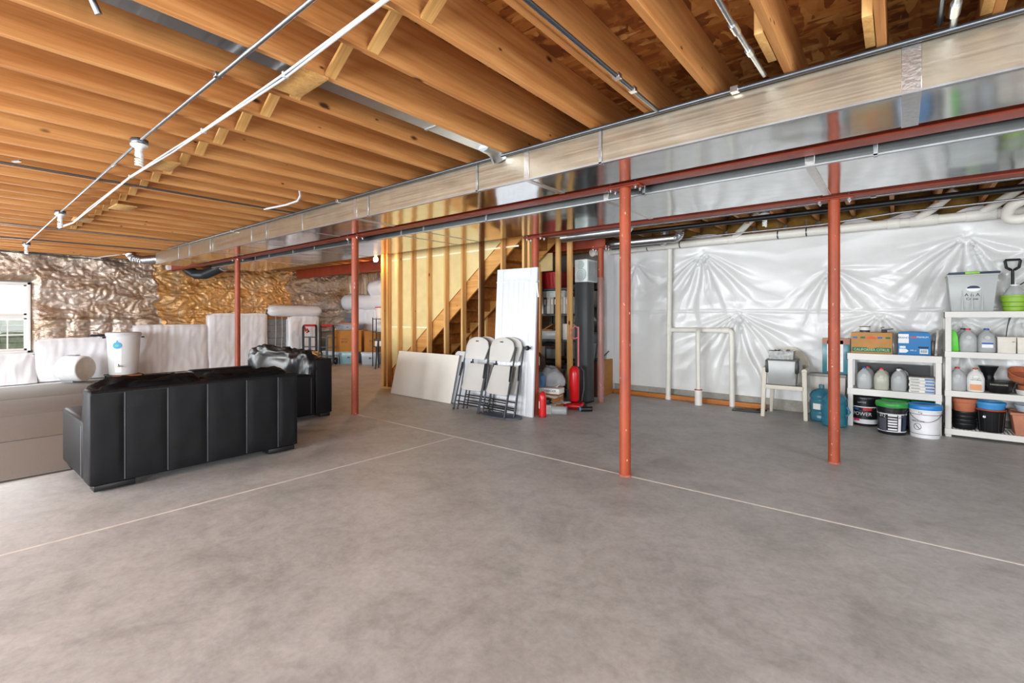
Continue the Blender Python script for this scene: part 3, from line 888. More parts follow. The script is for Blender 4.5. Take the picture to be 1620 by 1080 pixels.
# ---- services along the back
run('rear_conduit', 'steel conduit carrying the bulb behind the rear beam', [(-4.1, 5.92, 2.56), (4.4, 5.92, 2.565)], .014, EMT, clips=[(-.2, 5.92, 2.566)])
run('drain_pipe', 'black plastic drain pipe under the rear joists', [(-4.0, 6.45, 2.585), (4.4, 6.75, 2.625)], .034, BLACK, 'pipe')
run('rear_conduit', 'thin steel conduit in front of the white drain', [(-3.0, 7.40, 2.575), (-.8, 7.42, 2.58), (-.05, 7.25, 2.60), (4.4, 7.05, 2.60)], .011, EMT)
tag(MB().bar((-3.3, 6.72, 2.694), (-1.68, 7.12, 2.694), .09, .040).build('loose_plank', STUDX, bevel=.003), 'loose plank resting above the rear drain pipe', 'plank')
for (xa, ya, xb, yb, lab) in ((-3.9, 6.0, -2.93, 6.0, 'shiny round duct ending beside the nearest column'), (-3.75, 7.3, -2.92, 7.3, 'lower shiny round duct along the back wall'), (-3.7, 7.05, -2.62, 7.08, 'shiny round duct behind the lower one, bending up')):
    t = thing('round_duct', lab, 'duct', (xa, ya, 2.55))
    L = xb - xa; r = .075 if ya < 6.5 else .066
    MB().tube([(0, 0, 0), (L, yb - ya, .0)], r, 18).build('pipe', GALV2, t)
    pe = [(L + r * 1.2 * math.sin(a), yb - ya, r * 1.2 * (1 - math.cos(a))) for a in [R(q) for q in range(0, 100, 15)]]
    corrug(pe + [(pe[-1][0], pe[-1][1], pe[-1][2] + .12)], r * 1.03, 'elbow', GALV2, t, .03)
    MB().cyl((L - .03, yb - ya, 0), (L + .01, yb - ya, 0), r * 1.1, n=18).build('collar', BOLT, t)

# white PVC main with branches
def pvc(name, label, pts, r, fittings=(), branches=(), straps=()):
    p0 = Vector(pts[0]); t = thing(name, label, 'pipe', p0)
    def bend(P):
        out = []
        for i, p in enumerate(P):
            p = Vector(p)
            if 0 < i < len(P) - 1:
                a = (Vector(P[i - 1]) - p); b = (Vector(P[i + 1]) - p)
                la, lb_ = min(a.length * .45, r * 1.6), min(b.length * .45, r * 1.6)
                s, e = p + a.normalized() * la, p + b.normalized() * lb_
                for q in range(7):
                    k = q / 6; out.append((s * (1 - k) ** 2 + p * 2 * k * (1 - k) + e * k * k) - p0)
            else: out.append(p - p0)
        return out
    MB().tube(bend(pts), r, 18).build('pipe', PVC, t)
    for a, b in fittings:
        MB().cyl(Vector(a) - p0, Vector(b) - p0, r * 1.17, n=18).build('coupling', PVC, t, bevel=.003)
    for br in branches:
        MB().tube(bend(br), r * .85, 14).build('branch', PVC, t)
    for q in straps:
        q = Vector(q) - p0
        MB().lathe([(r * 1.06, -.008), (r * 1.06, .008)], q, 18, 'x').bb(q.x - .006, q.x + .006, q.y - .003, q.y + .003, q.z + r, q.z + r + .12).build('hanger', EMTD, t)
    return t
pvc('drain_main', 'white plastic drain main along the top of the back wall', [(-4.0, 7.70, 2.535), (1.6, 7.70, 2.55), (4.3, 7.70, 2.56)], .055,
    fittings=[((-3.75, 7.70, 2.535), (-3.62, 7.70, 2.535)), ((-.12, 7.7, 2.545), (.0, 7.7, 2.545)), ((.10, 7.7, 2.546), (.36, 7.7, 2.547)), ((.60, 7.7, 2.548), (.86, 7.7, 2.548)), ((-2.02, 7.7, 2.54), (-1.92, 7.7, 2.54))],
    branches=[[(-1.95, 7.70, 2.55), (-1.72, 7.55, 2.72), (-1.55, 7.45, 2.86)], [(.15, 7.70, 2.56), (.36, 7.58, 2.70), (.5, 7.5, 2.84)], [(.72, 7.7, 2.56), (.93, 7.58, 2.70), (1.1, 7.5, 2.84)]],
    straps=[(-3.3, 7.7, 2.536), (-2.75, 7.7, 2.537), (-1.35, 7.7, 2.54), (-1.0, 7.7, 2.541), (-.62, 7.7, 2.543)])
pvc('drain_elbow', 'pair of white plastic elbows at the left end of the drain main', [(-4.0, 7.70, 2.535), (-4.16, 7.66, 2.53), (-4.22, 7.45, 2.50)], .055, fittings=[((-4.02, 7.70, 2.535), (-4.09, 7.69, 2.535)), ((-4.21, 7.52, 2.51), (-4.22, 7.44, 2.50))])
pvc('vent_stack', 'white plastic pipe standing against the back wall with a side arm', [(-2.99, 7.80, .0), (-2.96, 7.80, 2.49)], .040,
    fittings=[((-2.978, 7.80, 1.07), (-2.975, 7.80, 1.24)), ((-2.99, 7.8, 0), (-2.988, 7.8, .05))], straps=())
pvc('vent_branch', 'white plastic pipe arching from the stack down to the floor', [(-2.975, 7.80, 1.155), (-2.0, 7.80, 1.16), (-1.99, 7.80, .0)], .040, fittings=[((-2.03, 7.80, 1.16), (-2.13, 7.80, 1.16))])
t = pvc('capped_pipe', 'white plastic drop pipe entering a wide capped stub on the floor', [(-2.46, 7.80, 1.155), (-2.46, 7.66, 1.155), (-2.43, 7.60, .15)], .036)
q0 = t.location
MB().lathe([(.055, 0), (.055, .20), (.058, .20), (.058, .235), (.0, .235)], (-2.43 - q0.x, 7.59 - q0.y, -q0.z), 20).build('stub', PVC, t)
MB().lathe([(.059, .232), (.059, .243), (.0, .243)], (-2.43 - q0.x, 7.59 - q0.y, -q0.z), 20).build('red_rim', mat('red_primer', '#b4463c', .6), t)
pvc('drain_trap', 'white plastic trap looping beside the upper right of the back wall', [(1.30, 7.45, 2.70), (1.10, 7.45, 2.66), (.93, 7.45, 2.58), (.90, 7.42, 2.44), (1.0, 7.38, 2.40), (1.25, 7.36, 2.52), (1.5, 7.36, 2.62)], .055, fittings=[((1.08, 7.365, 2.44), (1.14, 7.362, 2.47))])
# ================================================================ STAIR ENCLOSURE
DRYB = mat('drywall_back', '#d8c088', .85, 0, .07, 5)
TAPE = mat('seam_tape', '#e8dfc0', .7, 0, .05)
stair_wall = thing('stair_stud_wall', 'open stud wall of pale lumber beside the basement stairs', 'stud wall', (-6.0, 5.595, 0))
sm = MB().box((0, 0, 0), (.040, .089, 2.66)).mesh('stud', STUDW, bevel=.002, seg=1)
for x in (-7.745, -7.70, -7.575, -7.245, -6.845, -6.415, -5.98, -5.572, -4.72, -4.30, -4.20):
    o = bpy.data.objects.new('stud', sm); COL.objects.link(o); o.parent = stair_wall; o.location = (x + 6.0, 0, 1.37)
DARKW = wood('dark_stud', '#8a5a2c', '#5c3614', '#2c1606', 'z')
MB().box((-5.165 + 6, 0, 1.37), (.038, .089, 2.66)).build('stud', DARKW, stair_wall, bevel=.002)
MB().box((-5.165 + 6 - .024, -.01, 1.30), (.010, .07, 1.9)).build('split_strip', mat('pale_splinter', '#e9d9b8', .8), stair_wall)
MB().bb(-7.765 + 6, -4.18 + 6, -.0445, .0445, 0, .038).build('bottom_plate', STUDX, stair_wall)
MB().bb(-7.765 + 6, -4.18 + 6, -.0445, .0445, 2.70, 2.712).build('top_plate', STUDX, stair_wall)
# stair line: lower edge of the stringer
def zl(x): return 2.501 + .788 * (x + 4.483)
def zu(x): return zl(x) + .34
# drywall seen from behind, cut along the stair
def panel(x0, x1, z0, z1, name='wall_panel'):
    poly = []
    a = max(z0, min(z1, zu(x0) - .05)); b = max(z0, min(z1, zu(x1) - .05))
    if a >= z1 and b >= z1: return
    poly = [(x0, a), (x1, b), (x1, z1), (x0, z1)]
    if b >= z1:
        xx = -4.483 + (z1 + .05 - .34 - 2.501) / .788
        poly = [(x0, a), (xx, z1), (x0, z1)]
    if a <= z0 and b > z0:
        xx = -4.483 + (z0 + .05 - .34 - 2.501) / .788
        poly = [(x0, z0), (xx, z0), (x1, b), (x1, z1), (x0, z1)] if b < z1 else [(x0, z0), (xx, z0), (-4.483 + (z1 + .05 - .34 - 2.501) / .788, z1), (x0, z1)]
    MB().prism([(p + 6, q) for p, q in poly], .046, .058, 'y').build(name, DRYB, stair_wall)
panel(-7.76, -6.2, .02, 1.176); panel(-7.76, -5.0, 1.184, 2.436); panel(-5.0, -4.2, 1.184, 2.436); panel(-7.76, -4.3, 2.444, 2.71)
for (xa, xb, z) in ((-7.55, -6.45, 1.18), (-7.55, -4.45, 2.44)):
    MB().bb(xa + 6, xb + 6, .0435, .0465, z - .012, z + .012).build('joint_tape', TAPE, stair_wall)
# flight of stairs
st = thing('stair_flight', 'wooden stair flight rising to the right behind the studs', 'stairs', (-7.5, 6.1, 0))
def strg(y0, y1, m):
    return MB().prism([(p + 7.5, q) for p, q in ((-7.72, .0), (-7.62, .0), (-4.25, zl(-4.25)), (-4.25, 2.705), (-4.66, 2.705), (-7.72, zu(-7.72) - .01))], y0, y1, 'y').build('stringer', m, st, bevel=.002, seg=1)
STRW = wood('stringer_lumber', '#e0ac66', '#c48440', '#5c3010', 'x')
strg(5.665 - 6.1, 5.705 - 6.1, STRW); strg(6.50 - 6.1, 6.54 - 6.1, STRW)
for k in range(-2, 11):
    x = -7.33 + .254 * k; z = .495 + .2 * k
    MB().bb(x + 7.5, x + .27 + 7.5, 5.705 - 6.1, 6.50 - 6.1, z - .028, z).build('tread', STAIRW, st, bevel=.003, seg=1)
    MB().bb(x + .25 + 7.5, x + .268 + 7.5, 5.705 - 6.1, 6.50 - 6.1, z, z + .17).build('riser', STAIRW, st)
# far side of the stair enclosure
sw2 = thing('stair_stud_wall', 'brown-lined stud wall on the far side of the stairs', 'stud wall', (-6.0, 6.64, 0))
for x in (-7.6, -7.2, -6.8, -6.4, -6.0, -5.6, -5.2, -4.76):
    o = bpy.data.objects.new('stud', sm); COL.objects.link(o); o.parent = sw2; o.location = (x + 6, -.02, 1.37 - .25); o.scale = (1, .6, .86)
MB().prism([(p + 6, q) for p, q in ((-7.7, 0.02), (-5.35, .02), (-5.35, 1.1), (-4.8, 1.6), (-4.8, 2.45), (-7.7, 2.45))], .012, .024, 'y').build('lining_panel', STAIRW, sw2)
MB().bb(-4.8 + 6, -4.5 + 6, -.03, -.015, 2.14, 2.44).build('plywood_scrap', DRYB, sw2)
# two loose posts in front of the storage shelves
for (x, lab, z0) in ((-4.27, 'left of the two bare wooden posts before the storage shelves', 0), (-4.05, 'right of the two bare wooden posts before the storage shelves', 0)):
    t = thing('wooden_post', lab, 'post', (x, 6.44, z0), 0, 'bare posts by the storage shelves')
    MB().bb(-.044, .044, -.02, .02, .0, 2.70).build('post', STUDW, t, bevel=.002)
    MB().bb(-.046, .046, -.022, .022, 0, .22).build('painted_foot', GREYP, t)

# ================================================================ THINGS LEANING ON THE STAIR WALL
def lean(o, deg): o.rotation_euler.x = R(deg)
BOARDM = mat('cream_board', '#efede4', .55, 0, .05, 2)
o = tag(MB().bb(-.80, .80, -.008, .008, 0, .77).build('leaning_board', BOARDM, bevel=.002), 'large cream-white board leaning on the stair studs', 'board')
o.location = (-6.27, 5.235, .005); o.rotation_euler = (R(-14), 0, R(-2))
# folded table, rounded corners
def rrect(w, h, r, n=5):
    pts = []
    for cx, cz, a0 in ((w - r, h - r, 0), (-w + r, h - r, 90), (-w + r, r, 180), (w - r, r, 270)):
        for i in range(n + 1):
            a = R(a0 + 90 * i / n); pts.append((cx + r * math.cos(a), cz + r * math.sin(a)))
    return pts
t = thing('folding_table', 'white folding tabletop with rounded corners standing behind the folded chairs', 'table', (-5.02, 5.285, .004), -1.5)
t.rotation_euler.x = R(-14)
MB().prism(rrect(.62, .83, .07), -.022, .0, 'y').build('tabletop', mat('pale_blue_plastic', '#d3d7de', .5, 0, .03), t, bevel=.006)
MB().prism(rrect(.60, .79, .06), .0, .012, 'y').build('underframe', GREYP, t)
# door slab with grooves, knob and strap
DOORM = mat('white_door_paint', '#d6d8dd', .4, 0, .02, 3)
t = thing('door_slab', 'tall white panel door leaning against the red column', 'door', (-4.215, 5.20, .0), 0)
t.rotation_euler = (R(-3.6), 0, R(4))
W, H = .345, 2.06
MB().bb(-W, W, -.016, .016, 0, H).build('slab', DOORM, t, bevel=.003)
for (x0, x1, z0, z1) in ((-W, -W + .115, 0, H), (W - .115, W, 0, H), (-W + .115, W - .115, 0, .24), (-W + .115, W - .115, 1.0, 1.14), (-W + .115, W - .115, H - .13, H)):
    MB().bb(x0 + .001, x1 - .001, -.0215, -.0165, z0 + .001, z1 - .001).build('stile', DOORM, t, bevel=.003)
for (z0, z1) in ((.27, .97), (1.17, H - .16)):
    k = 5; ww = (2 * (W - .13)) / k
    for i in range(k):
        MB().bb(-W + .13 + ww * i + .003, -W + .13 + ww * (i + 1) - .003, -.0195, -.0165, z0, z1).build('panel_board', DOORM, t, bevel=.002)
kn = MB().lathe([(.0, -.12), (.02, -.118), (.033, -.10), (.034, -.085), (.02, -.068), (.013, -.06), (.013, -.02), (.034, -.018), (.034, -.0165)], (W - .075, 0, .94), 18, 'y').build('knob', BLACKM, t)
MB().bb(-W - .004, W + .004, -.025, -.0222, 1.862, 1.878).build('strap', mat('pale_strap', '#cfd0d2', .6), t)
t2 = thing('tie_strap', 'white strap knotted round the red column beside the door', 'strap', (-3.885, 5.32, 1.80))
MB().lathe([(.058, .05), (.060, .058), (.060, .072), (.058, .08)], (-.065, .065, 0), 18).build('loop', mat('pale_strap', '#cfd0d2', .6), t2)
MB().tube([(-.01, .0, .06), (.02, -.02, .03), (.03, -.02, -.06), (.045, -.02, -.16)], [.014, .016, .012, .010], 6).tube([(.0, .0, .06), (-.0, -.02, .0), (.012, -.03, -.09)], [.013, .013, .006], 6).build('tail', WHITE, t2)

# folded chairs, two leaning pairs
CHAIRP = mat('light_grey_seat', '#c2c0bb', .5, 0, .03, 4)
CHAIRF = mat('charcoal_tube', '#3a3c40', .35, .6, .08)
def folded_chair(label):
    t = thing('folding_chair', label, 'chair', (0, 0, 0), 0, 'folded chairs leaning on the stair wall')
    w = .238
    # backrest: gently domed top, curved towards the front
    def shell(poly, y0, th, curve, name):
        bm = MB(); n = len(poly)
        f = lambda x: y0 - curve * (1 - (x / w) ** 2)
        xs = [p[0] for p in poly]
        # lattice across x so that the curve shows
        cols = 14; x_lo, x_hi = min(xs), max(xs)
        def zr(x):
            zz = []
            for (a, b), (c, d) in zip(poly, poly[1:] + poly[:1]):
                if (a - x) * (c - x) <= 0 and a != c: zz.append(b + (d - b) * (x - a) / (c - a))
            return min(zz), max(zz)
        X = [x_lo + (x_hi - x_lo) * (i / cols) for i in range(cols + 1)]
        X[0] += 1e-4; X[-1] -= 1e-4
        vs = []; fs = []
        for x in X:
            a, b = zr(x)
            for j in range(5):
                z = a + (b - a) * j / 4
                vs += [(x, f(x), z), (x, f(x) + th, z)]
        q = lambda i, j, s: (i * 5 + j) * 2 + s
        for i in range(cols):
            for j in range(4):
                fs.append((q(i, j, 0), q(i + 1, j, 0), q(i + 1, j + 1, 0), q(i, j + 1, 0)))
                fs.append((q(i, j, 1), q(i, j + 1, 1), q(i + 1, j + 1, 1), q(i + 1, j, 1)))
            fs.append((q(i, 0, 0), q(i, 0, 1), q(i + 1, 0, 1), q(i + 1, 0, 0)))
            fs.append((q(i, 4, 0), q(i + 1, 4, 0), q(i + 1, 4, 1), q(i, 4, 1)))
        for i in (0, cols):
            for j in range(4): fs.append((q(i, j, 0), q(i, j + 1, 0), q(i, j + 1, 1), q(i, j, 1)))
        bm.add(vs, fs)
        return bm.build(name, CHAIRP, t, bevel=.004, sharp=50)
    arc = [(w * math.cos(R(a)), .955 + .145 * math.sin(R(a)) ** .8) for a in range(0, 181, 12)]
    shell([(-w + .015, .765), (w - .015, .765)] + arc, -.03, .018, .026, 'backrest')
    MB().bb(-.032, .032, -.058, -.051, 1.028, 1.044).build('handle_slot', BLACK, t, bevel=.003)
    # seat hangs folded in front of the frame
    o = shell([(-w + .02, .335), (-w + .05, .305), (w - .05, .305), (w - .02, .335), (w - .03, .715), (-w + .03, .715)], -.052, .022, .018, 'seat')
    o.rotation_euler.x = R(-5); o.location = (0, .055, 0)
    # frame: outer bent tube, inner legs, stretchers
    for s in (-1, 1):
        x = s * (w + .016)
        MB().tube([(x, .005, .0), (x, -.005, .45), (x - s * .005, .0, .80), (x - s * .01, -.01, .98)], .0115, 8).build('front_leg', CHAIRF, t)
        MB().tube([(x - s * .03, .055, .0), (x - s * .028, .035, .35), (x - s * .02, .01, .66), (x - s * .02, -.01, .72)], .0115, 8).build('rear_leg', CHAIRF, t)
        MB().bar((x, -.02, .50), (x - s * .012, -.03, .71), .008, .03, (0, 1, 0)).build('hinge_plate', CHAIRF, t)
        for p in ((x, .005, .0), (x - s * .03, .055, .0)):
            MB().cyl(p, (p[0], p[1], .03), .0145, n=8).build('rubber_foot', BLACK, t)
    for (y, z) in ((.003, .13), (.0, .21)):
        MB().tube([(-w - .01, y, z), (w + .01, y, z)], .0085, 8).build('stretcher', CHAIRF, t)
    MB().tube([(-w + .02, .048, .10), (w - .02, .048, .10)], .0085, 8).build('stretcher', CHAIRF, t)
    return t
c0 = folded_chair('front chair of the left leaning pair, overlapping the cream board')
c0.location = (-4.89, 4.935, .003); c0.rotation_euler = (R(-17), 0, R(-3))
for (loc, rot, lab) in (((-4.82, 5.065, .003), (R(-16), 0, R(-3)), 'rear chair of the left leaning pair, mostly hidden'),
                        ((-4.35, 4.89, .003), (R(-15), 0, R(-5)), 'front chair of the right leaning pair, before the white door'),
                        ((-4.28, 5.01, .003), (R(-13), 0, R(-5)), 'rear chair of the right leaning pair, against the white door')):
    c = copy_tree(c0); c.location = loc; c.rotation_euler = rot; c['label'] = lab
o = tag(MB().prism([(.36 * math.cos(a), .17 * math.sin(a)) for a in [2 * math.pi * i / 28 for i in range(28)]], 0, .018, 'z').build('floor_disc', mat('slate_rubber', '#4a515c', .6), bevel=.005), 'flat dark oval mat lying on the floor under the door', 'mat')
o.location = (-4.28, 5.02, .001)

# ================================================================ STORAGE CORNER BEHIND THE DOOR
SHELFD = mat('dark_shelf', '#3b3d3f', .5, .3, .1)
def metal_shelf(label, x0, x1, y0, y1, levels, h, m=SHELFD, name='metal_shelf'):
    t = thing(name, label, 'shelf', ((x0 + x1) / 2, (y0 + y1) / 2, 0))
    a, b = (x1 - x0) / 2, (y1 - y0) / 2
    for sx in (-1, 1):
        for sy in (-1, 1):
            MB().bb(sx * a - .018, sx * a + .018, sy * b - .018, sy * b + .018, 0, h).build('post', m, t)
    for z in levels:
        MB().bb(-a - .01, a + .01, -b - .01, b + .01, z - .035, z).build('shelf_board', m, t, bevel=.003)
    return t
SX0, SX1, SY0, SY1 = -5.2, -4.24, 6.78, 7.20
metal_shelf('dark metal storage shelf behind the two bare posts', SX0, SX1, SY0, SY1, [.12, .55, .98, 1.42, 1.86], 1.88)
def item(mb, name, m, label, cat, loc=(0, 0, 0), rz=0, group=None, **k):
    o = tag(mb.build(name, m, **k), label, cat, group)
    o.location = loc; o.rotation_euler = (0, 0, R(rz))
    return o
def open_bin(w, d, h, t=.006, taper=.86):
    m = MB()
    o = [(-w / 2, -d / 2), (w / 2, -d / 2), (w / 2, d / 2), (-w / 2, d / 2)]
    def ring(s, z, off=0): return [((x * s) + (-off if x > 0 else off), (y * s) + (-off if y > 0 else off), z) for x, y in o]
    vs = ring(taper, 0) + ring(1, h) + ring(1, h, t) + ring(taper, t, t)
    fs = [(3, 2, 1, 0)]
    for L0 in (0, 4, 8):
        for i in range(4): fs.append((L0 + i, L0 + (i + 1) % 4, L0 + 4 + (i + 1) % 4, L0 + 4 + i))
    fs.append((12, 13, 14, 15))
    m.add(vs, fs); return m
t = thing('red_crate', 'red plastic crate on top of the dark storage shelf', 'crate', (-4.70, 6.99, 1.861))
open_bin(.36, .36, .28).build('crate_body', mat('red_plastic', '#b01f22', .45), t, bevel=.004)
for i in range(5): MB().bb(-.14 + .07 * i - .004, -.14 + .07 * i + .004, -.186, -.176, .03, .25).build('rib', mat('red_plastic', '#b01f22', .45), t)
# white appliance box with round grille
t = thing('grille_box', 'white box with round grilles on a dark tall cabinet', 'appliance', (-3.945, 6.73, 1.925), 0)
MB().bb(-.115, .115, -.13, .20, 0, .36).build('housing', mat('cool_white', '#dfe5e4', .4), t, bevel=.008)
for (z, r) in ((.275, .06), (.12, .10)):
    g = MB().lathe([(r, -.138), (r * .96, -.146), (r * .9, -.138), (r * .6, -.134), (.0, -.134)], (-.0, 0, z), 26, 'y').build('grille', mat('pale_grille', '#c2d2d0', .4), t)
    for q in (.35, .7): MB().lathe([(r * q, -.136), (r * q - .003, -.140), (r * q - .006, -.136)], (-.0, 0, z), 22, 'y').build('ring', GREYP, g)
MB().bb(.1155, .118, -.1, .17, .02, .33).build('side_vent', mat('vent_grey', '#aab4b4', .5), t)
t = thing('tall_cabinet', 'tall dark grey cabinet standing behind the vacuum', 'cabinet', (-3.945, 6.70, 0))
MB().bb(-.115, .115, -.10, .12, .02, 1.924).build('body', mat('dark_grey_panel', '#45484a', .5, 0, .05), t, bevel=.006)
MB().bb(-.11, .11, -.108, -.10, .05, 1.88).build('door', mat('dark_grey_panel', '#45484a', .5, 0, .05), t, bevel=.003)
MB().bb(-.115, .115, -.10, .12, 0, .02).build('plinth', BLACK, t)
# shelf contents
cols = ['#d9d6cd', '#e6e3da', '#3a3b3d', '#cfcac0', '#b9b4a8', '#2b2c2e', '#ddd8cc', '#c7c2b6', '#dedbd2', '#a8a39a', '#e2dfd6']
x = -4.95
names = ['wide cream', 'white', 'black', 'stone', 'tan', 'dark grey', 'ivory', 'putty', 'pale', 'grey', 'bright white']
for i, c in enumerate(cols):
    w = rnd.uniform(.045, .075)
    t = thing('binder', '%s binder standing on the dark storage shelf, number %s from the left' % (names[i], ['one', 'two', 'three', 'four', 'five', 'six', 'seven', 'eight', 'nine', 'ten', 'eleven'][i]), 'binder', (x + w / 2, 6.95, 1.422), 0, 'binders on the storage shelf')
    MB().bb(-w / 2 + .002, w / 2 - .002, -.13, .13, 0, .285).build('cover', mat('binder_%d' % i, c, .5), t, bevel=.004)
    MB().bb(-w / 2 + .008, w / 2 - .008, -.125, .132, .005, .28).build('pages', PAPER, t)
    MB().bb(-w / 4, w / 4, -.1315, -.130, .16, .25).build('spine_label', PAPER, t)
    x += w + .002
item(MB().bb(-.24, .24, -.13, .13, 0, .085).bb(-.25, .25, -.14, .14, .085, .11), 'paper_box', mat('pale_box', '#cfd6d2', .6), 'pale flat box lying across the binders', 'box', (-4.64, 6.96, 1.706), 0, bevel=.004)
item(MB().bb(-.16, .16, -.12, .12, 0, .15), 'clear_tub', m_clear('clear_tub', '#d8dcdc', .55), 'clear tub of papers on the middle storage shelf', 'tub', (-4.74, 6.95, .981), 4, bevel=.01)
item(MB().bb(-.12, .12, -.10, .10, 0, .02).box((.03, 0, .06), (.2, .16, .02), rotm(0, -28, 0)), 'cardboard_flap', CARDD, 'torn brown cardboard scrap above the clear tub', 'cardboard', (-4.80, 6.95, 1.134), 0)
item(MB().bb(-.07, .07, -.13, .13, 0, .27), 'white_carton', PAPER, 'plain white carton at the right of the middle storage shelf', 'carton', (-4.37, 6.96, .981), 0, bevel=.004)
t = thing('small_monitor', 'small black screen on the lower storage shelf', 'monitor', (-4.66, 6.85, .551))
MB().bb(-.15, .15, -.02, .03, .06, .30).build('bezel', BLACK, t, bevel=.006); MB().bb(-.11, .11, -.023, -.020, .10, .26).build('screen', mat('dull_screen', '#6d7478', .3), t); MB().bb(-.08, .08, -.05, .08, 0, .06).build('foot', BLACK, t, bevel=.004)
def heap(w, d, h, seed, n=18, rough=.35):
    m = MB()
    def fn(u, v):
        a = 2 * math.pi * u; ph = math.pi / 2 * v
        k = 1 + rough * noise.noise(Vector((math.cos(a) * 1.6, math.sin(a) * 1.6, v * 2 + seed)))
        return (w / 2 * math.cos(a) * math.cos(ph) ** .7 * k, d / 2 * math.sin(a) * math.cos(ph) ** .7 * k, h * math.sin(ph) * (1 + .25 * noise.noise(Vector((math.cos(a), math.sin(a), v * 3 + seed)))))
    m.grid(n, 9, fn, closed_u=True)
    m.add([(w / 2 * math.cos(2 * math.pi * i / n) * .98, d / 2 * math.sin(2 * math.pi * i / n) * .98, 0) for i in range(n)], [tuple(reversed(range(n)))])
    return m
item(heap(.36, .26, .065, 3), 'tangled_cables', mat('dark_cables', '#2a2b2e', .5, 0, .6, 26, bump=.8, bscale=40), 'tangle of dark cables under the clear tub', 'cables', (-4.82, 6.98, .856), 0)
item(MB().bb(-.16, .16, -.12, .12, 0, .02), 'tray', mat('orange_tray', '#c06a2c', .5), 'orange tray beneath the dark cables', 'tray', (-4.80, 6.98, .836), 0)
item(MB().bb(-.16, .16, -.12, .12, 0, .285), 'grey_bin', GREYP, 'mid-grey bin carrying the orange tray', 'bin', (-4.90, 7.05, .551), 0, bevel=.006)
t = thing('lidded_bin', 'taupe bin with a dark square latch low on the storage shelf', 'bin', (-4.66, 6.93, .121))
MB().bb(-.20, .20, -.14, .16, 0, .34).build('bin_body', mat('taupe_plastic', '#8d857b', .5), t, bevel=.012); MB().bb(-.21, .21, -.15, .17, .34, .37).build('lid', mat('taupe_plastic', '#8d857b', .5), t, bevel=.008); MB().bb(-.03, .03, -.147, -.14, .17, .24).build('latch', BLACK, t)
t = thing('wipes_tub', 'white and teal tub beside the taupe bin', 'tub', (-4.36, 6.90, .121))
MB().lathe([(.06, 0), (.063, .30), (.05, .33), (0, .33)], n=18).build('tub_body', PAPER, t); MB().lathe([(.0645, .03), (.0648, .12)], n=18).build('label_band', mat('teal_ink', '#3d9fb0', .6), t)
# second dark shelf against the back wall, right of the wrapped column
metal_shelf('crowded dark shelf in the gap beside the white plastic wall', -5.0, -4.16, 7.32, 7.80, [.10, .62, 1.10, 1.58, 2.02], 2.05)
def tote(label, loc, w, d, h, m, lidm, name='storage_tote', cat='tote'):
    t = thing(name, label, cat, loc)
    open_bin(w, d, h, .005, .9).build('tote_body', m, t, bevel=.006)
    MB().bb(-w / 2 - .012, w / 2 + .012, -d / 2 - .012, d / 2 + .012, h - .02, h + .022).build('lid', lidm, t, bevel=.008)
    MB().bb(-.03, .03, -d / 2 - .014, -d / 2 - .002, h * .5, h * .62).build('latch', BLACK, t)
    return t
TAUPE = mat('taupe_bin', '#9a9088', .5)
tote('brown-grey tote on the upper crowded shelf', (-4.48, 7.55, 1.581), .50, .40, .27, TAUPE, BLACK)
tote('clear grey tote on the middle crowded shelf', (-4.48, 7.55, .621), .50, .40, .26, m_clear('grey_clear_tote', '#b8bcbc', .7), GREYP)
tote('smaller grey tote stacked on the clear one', (-4.48, 7.55, .906), .46, .38, .14, GREYP, GREYP)
tote('dark red tote at the bottom of the crowded shelf', (-4.48, 7.55, .101), .52, .42, .38, mat('dark_red_plastic', '#5e1c1a', .5), mat('dark_red_plastic', '#5e1c1a', .5))
item(heap(.44, .32, .2, 8), 'black_bag', BLACK, 'black bag stuffed on the crowded shelf', 'bag', (-4.46, 7.52, 1.101))
item(heap(.4, .32, .13, 11), 'cream_bag', mat('cream_cloth', '#b7aa98', .9), 'cream cloth bundle over the black bag', 'bundle', (-4.42, 7.5, 1.30))
item(MB().bb(-.22, .22, -.2, .2, 0, .24), 'dark_red_box', mat('maroon_box', '#6b2320', .6), 'maroon box on top of the crowded shelf', 'box', (-4.42, 7.54, 2.021), 0, bevel=.005)
# plywood panel and rods by the white plastic
t = thing('plywood_panel', 'tan plywood panel standing on the floor beside the white plastic wall', 'panel', (-3.985, 7.28, 0), 3)
MB().bb(-.02, .02, -.02, .50, .0, .62).build('sheet', mat('plywood', '#b07a3c', .7, 0, .1, 3, stretch=(1, 1, 6)), t, bevel=.002)
MB().bb(-.13, -.02, -.05, -.03, .0, .60).build('dark_edge', mat('dark_brown_edge', '#5a2a18', .7), t)
t = thing('rod', 'grey rod sticking out above the plywood panel', 'rod', (-3.99, 7.30, .62))
MB().tube([(0, 0, 0), (.17, -.02, .16)], .012, 8).build('shaft', EMT, t); MB().tube([(.165, -.02, .155), (.18, -.022, .17)], .015, 8).build('tip', GREYP, t)
t = thing('rod', 'thin dark pole leaning across the crowded shelf', 'pole', (-4.06, 7.26, .0))
MB().tube([(0, 0, .0), (.0, .0, .6), (.10, .02, 1.42)], .009, 8).build('shaft', BLACKM, t); MB().cyl((.098, .02, 1.40), (.102, .02, 1.46), .012, n=8).build('grip', BLACK, t)

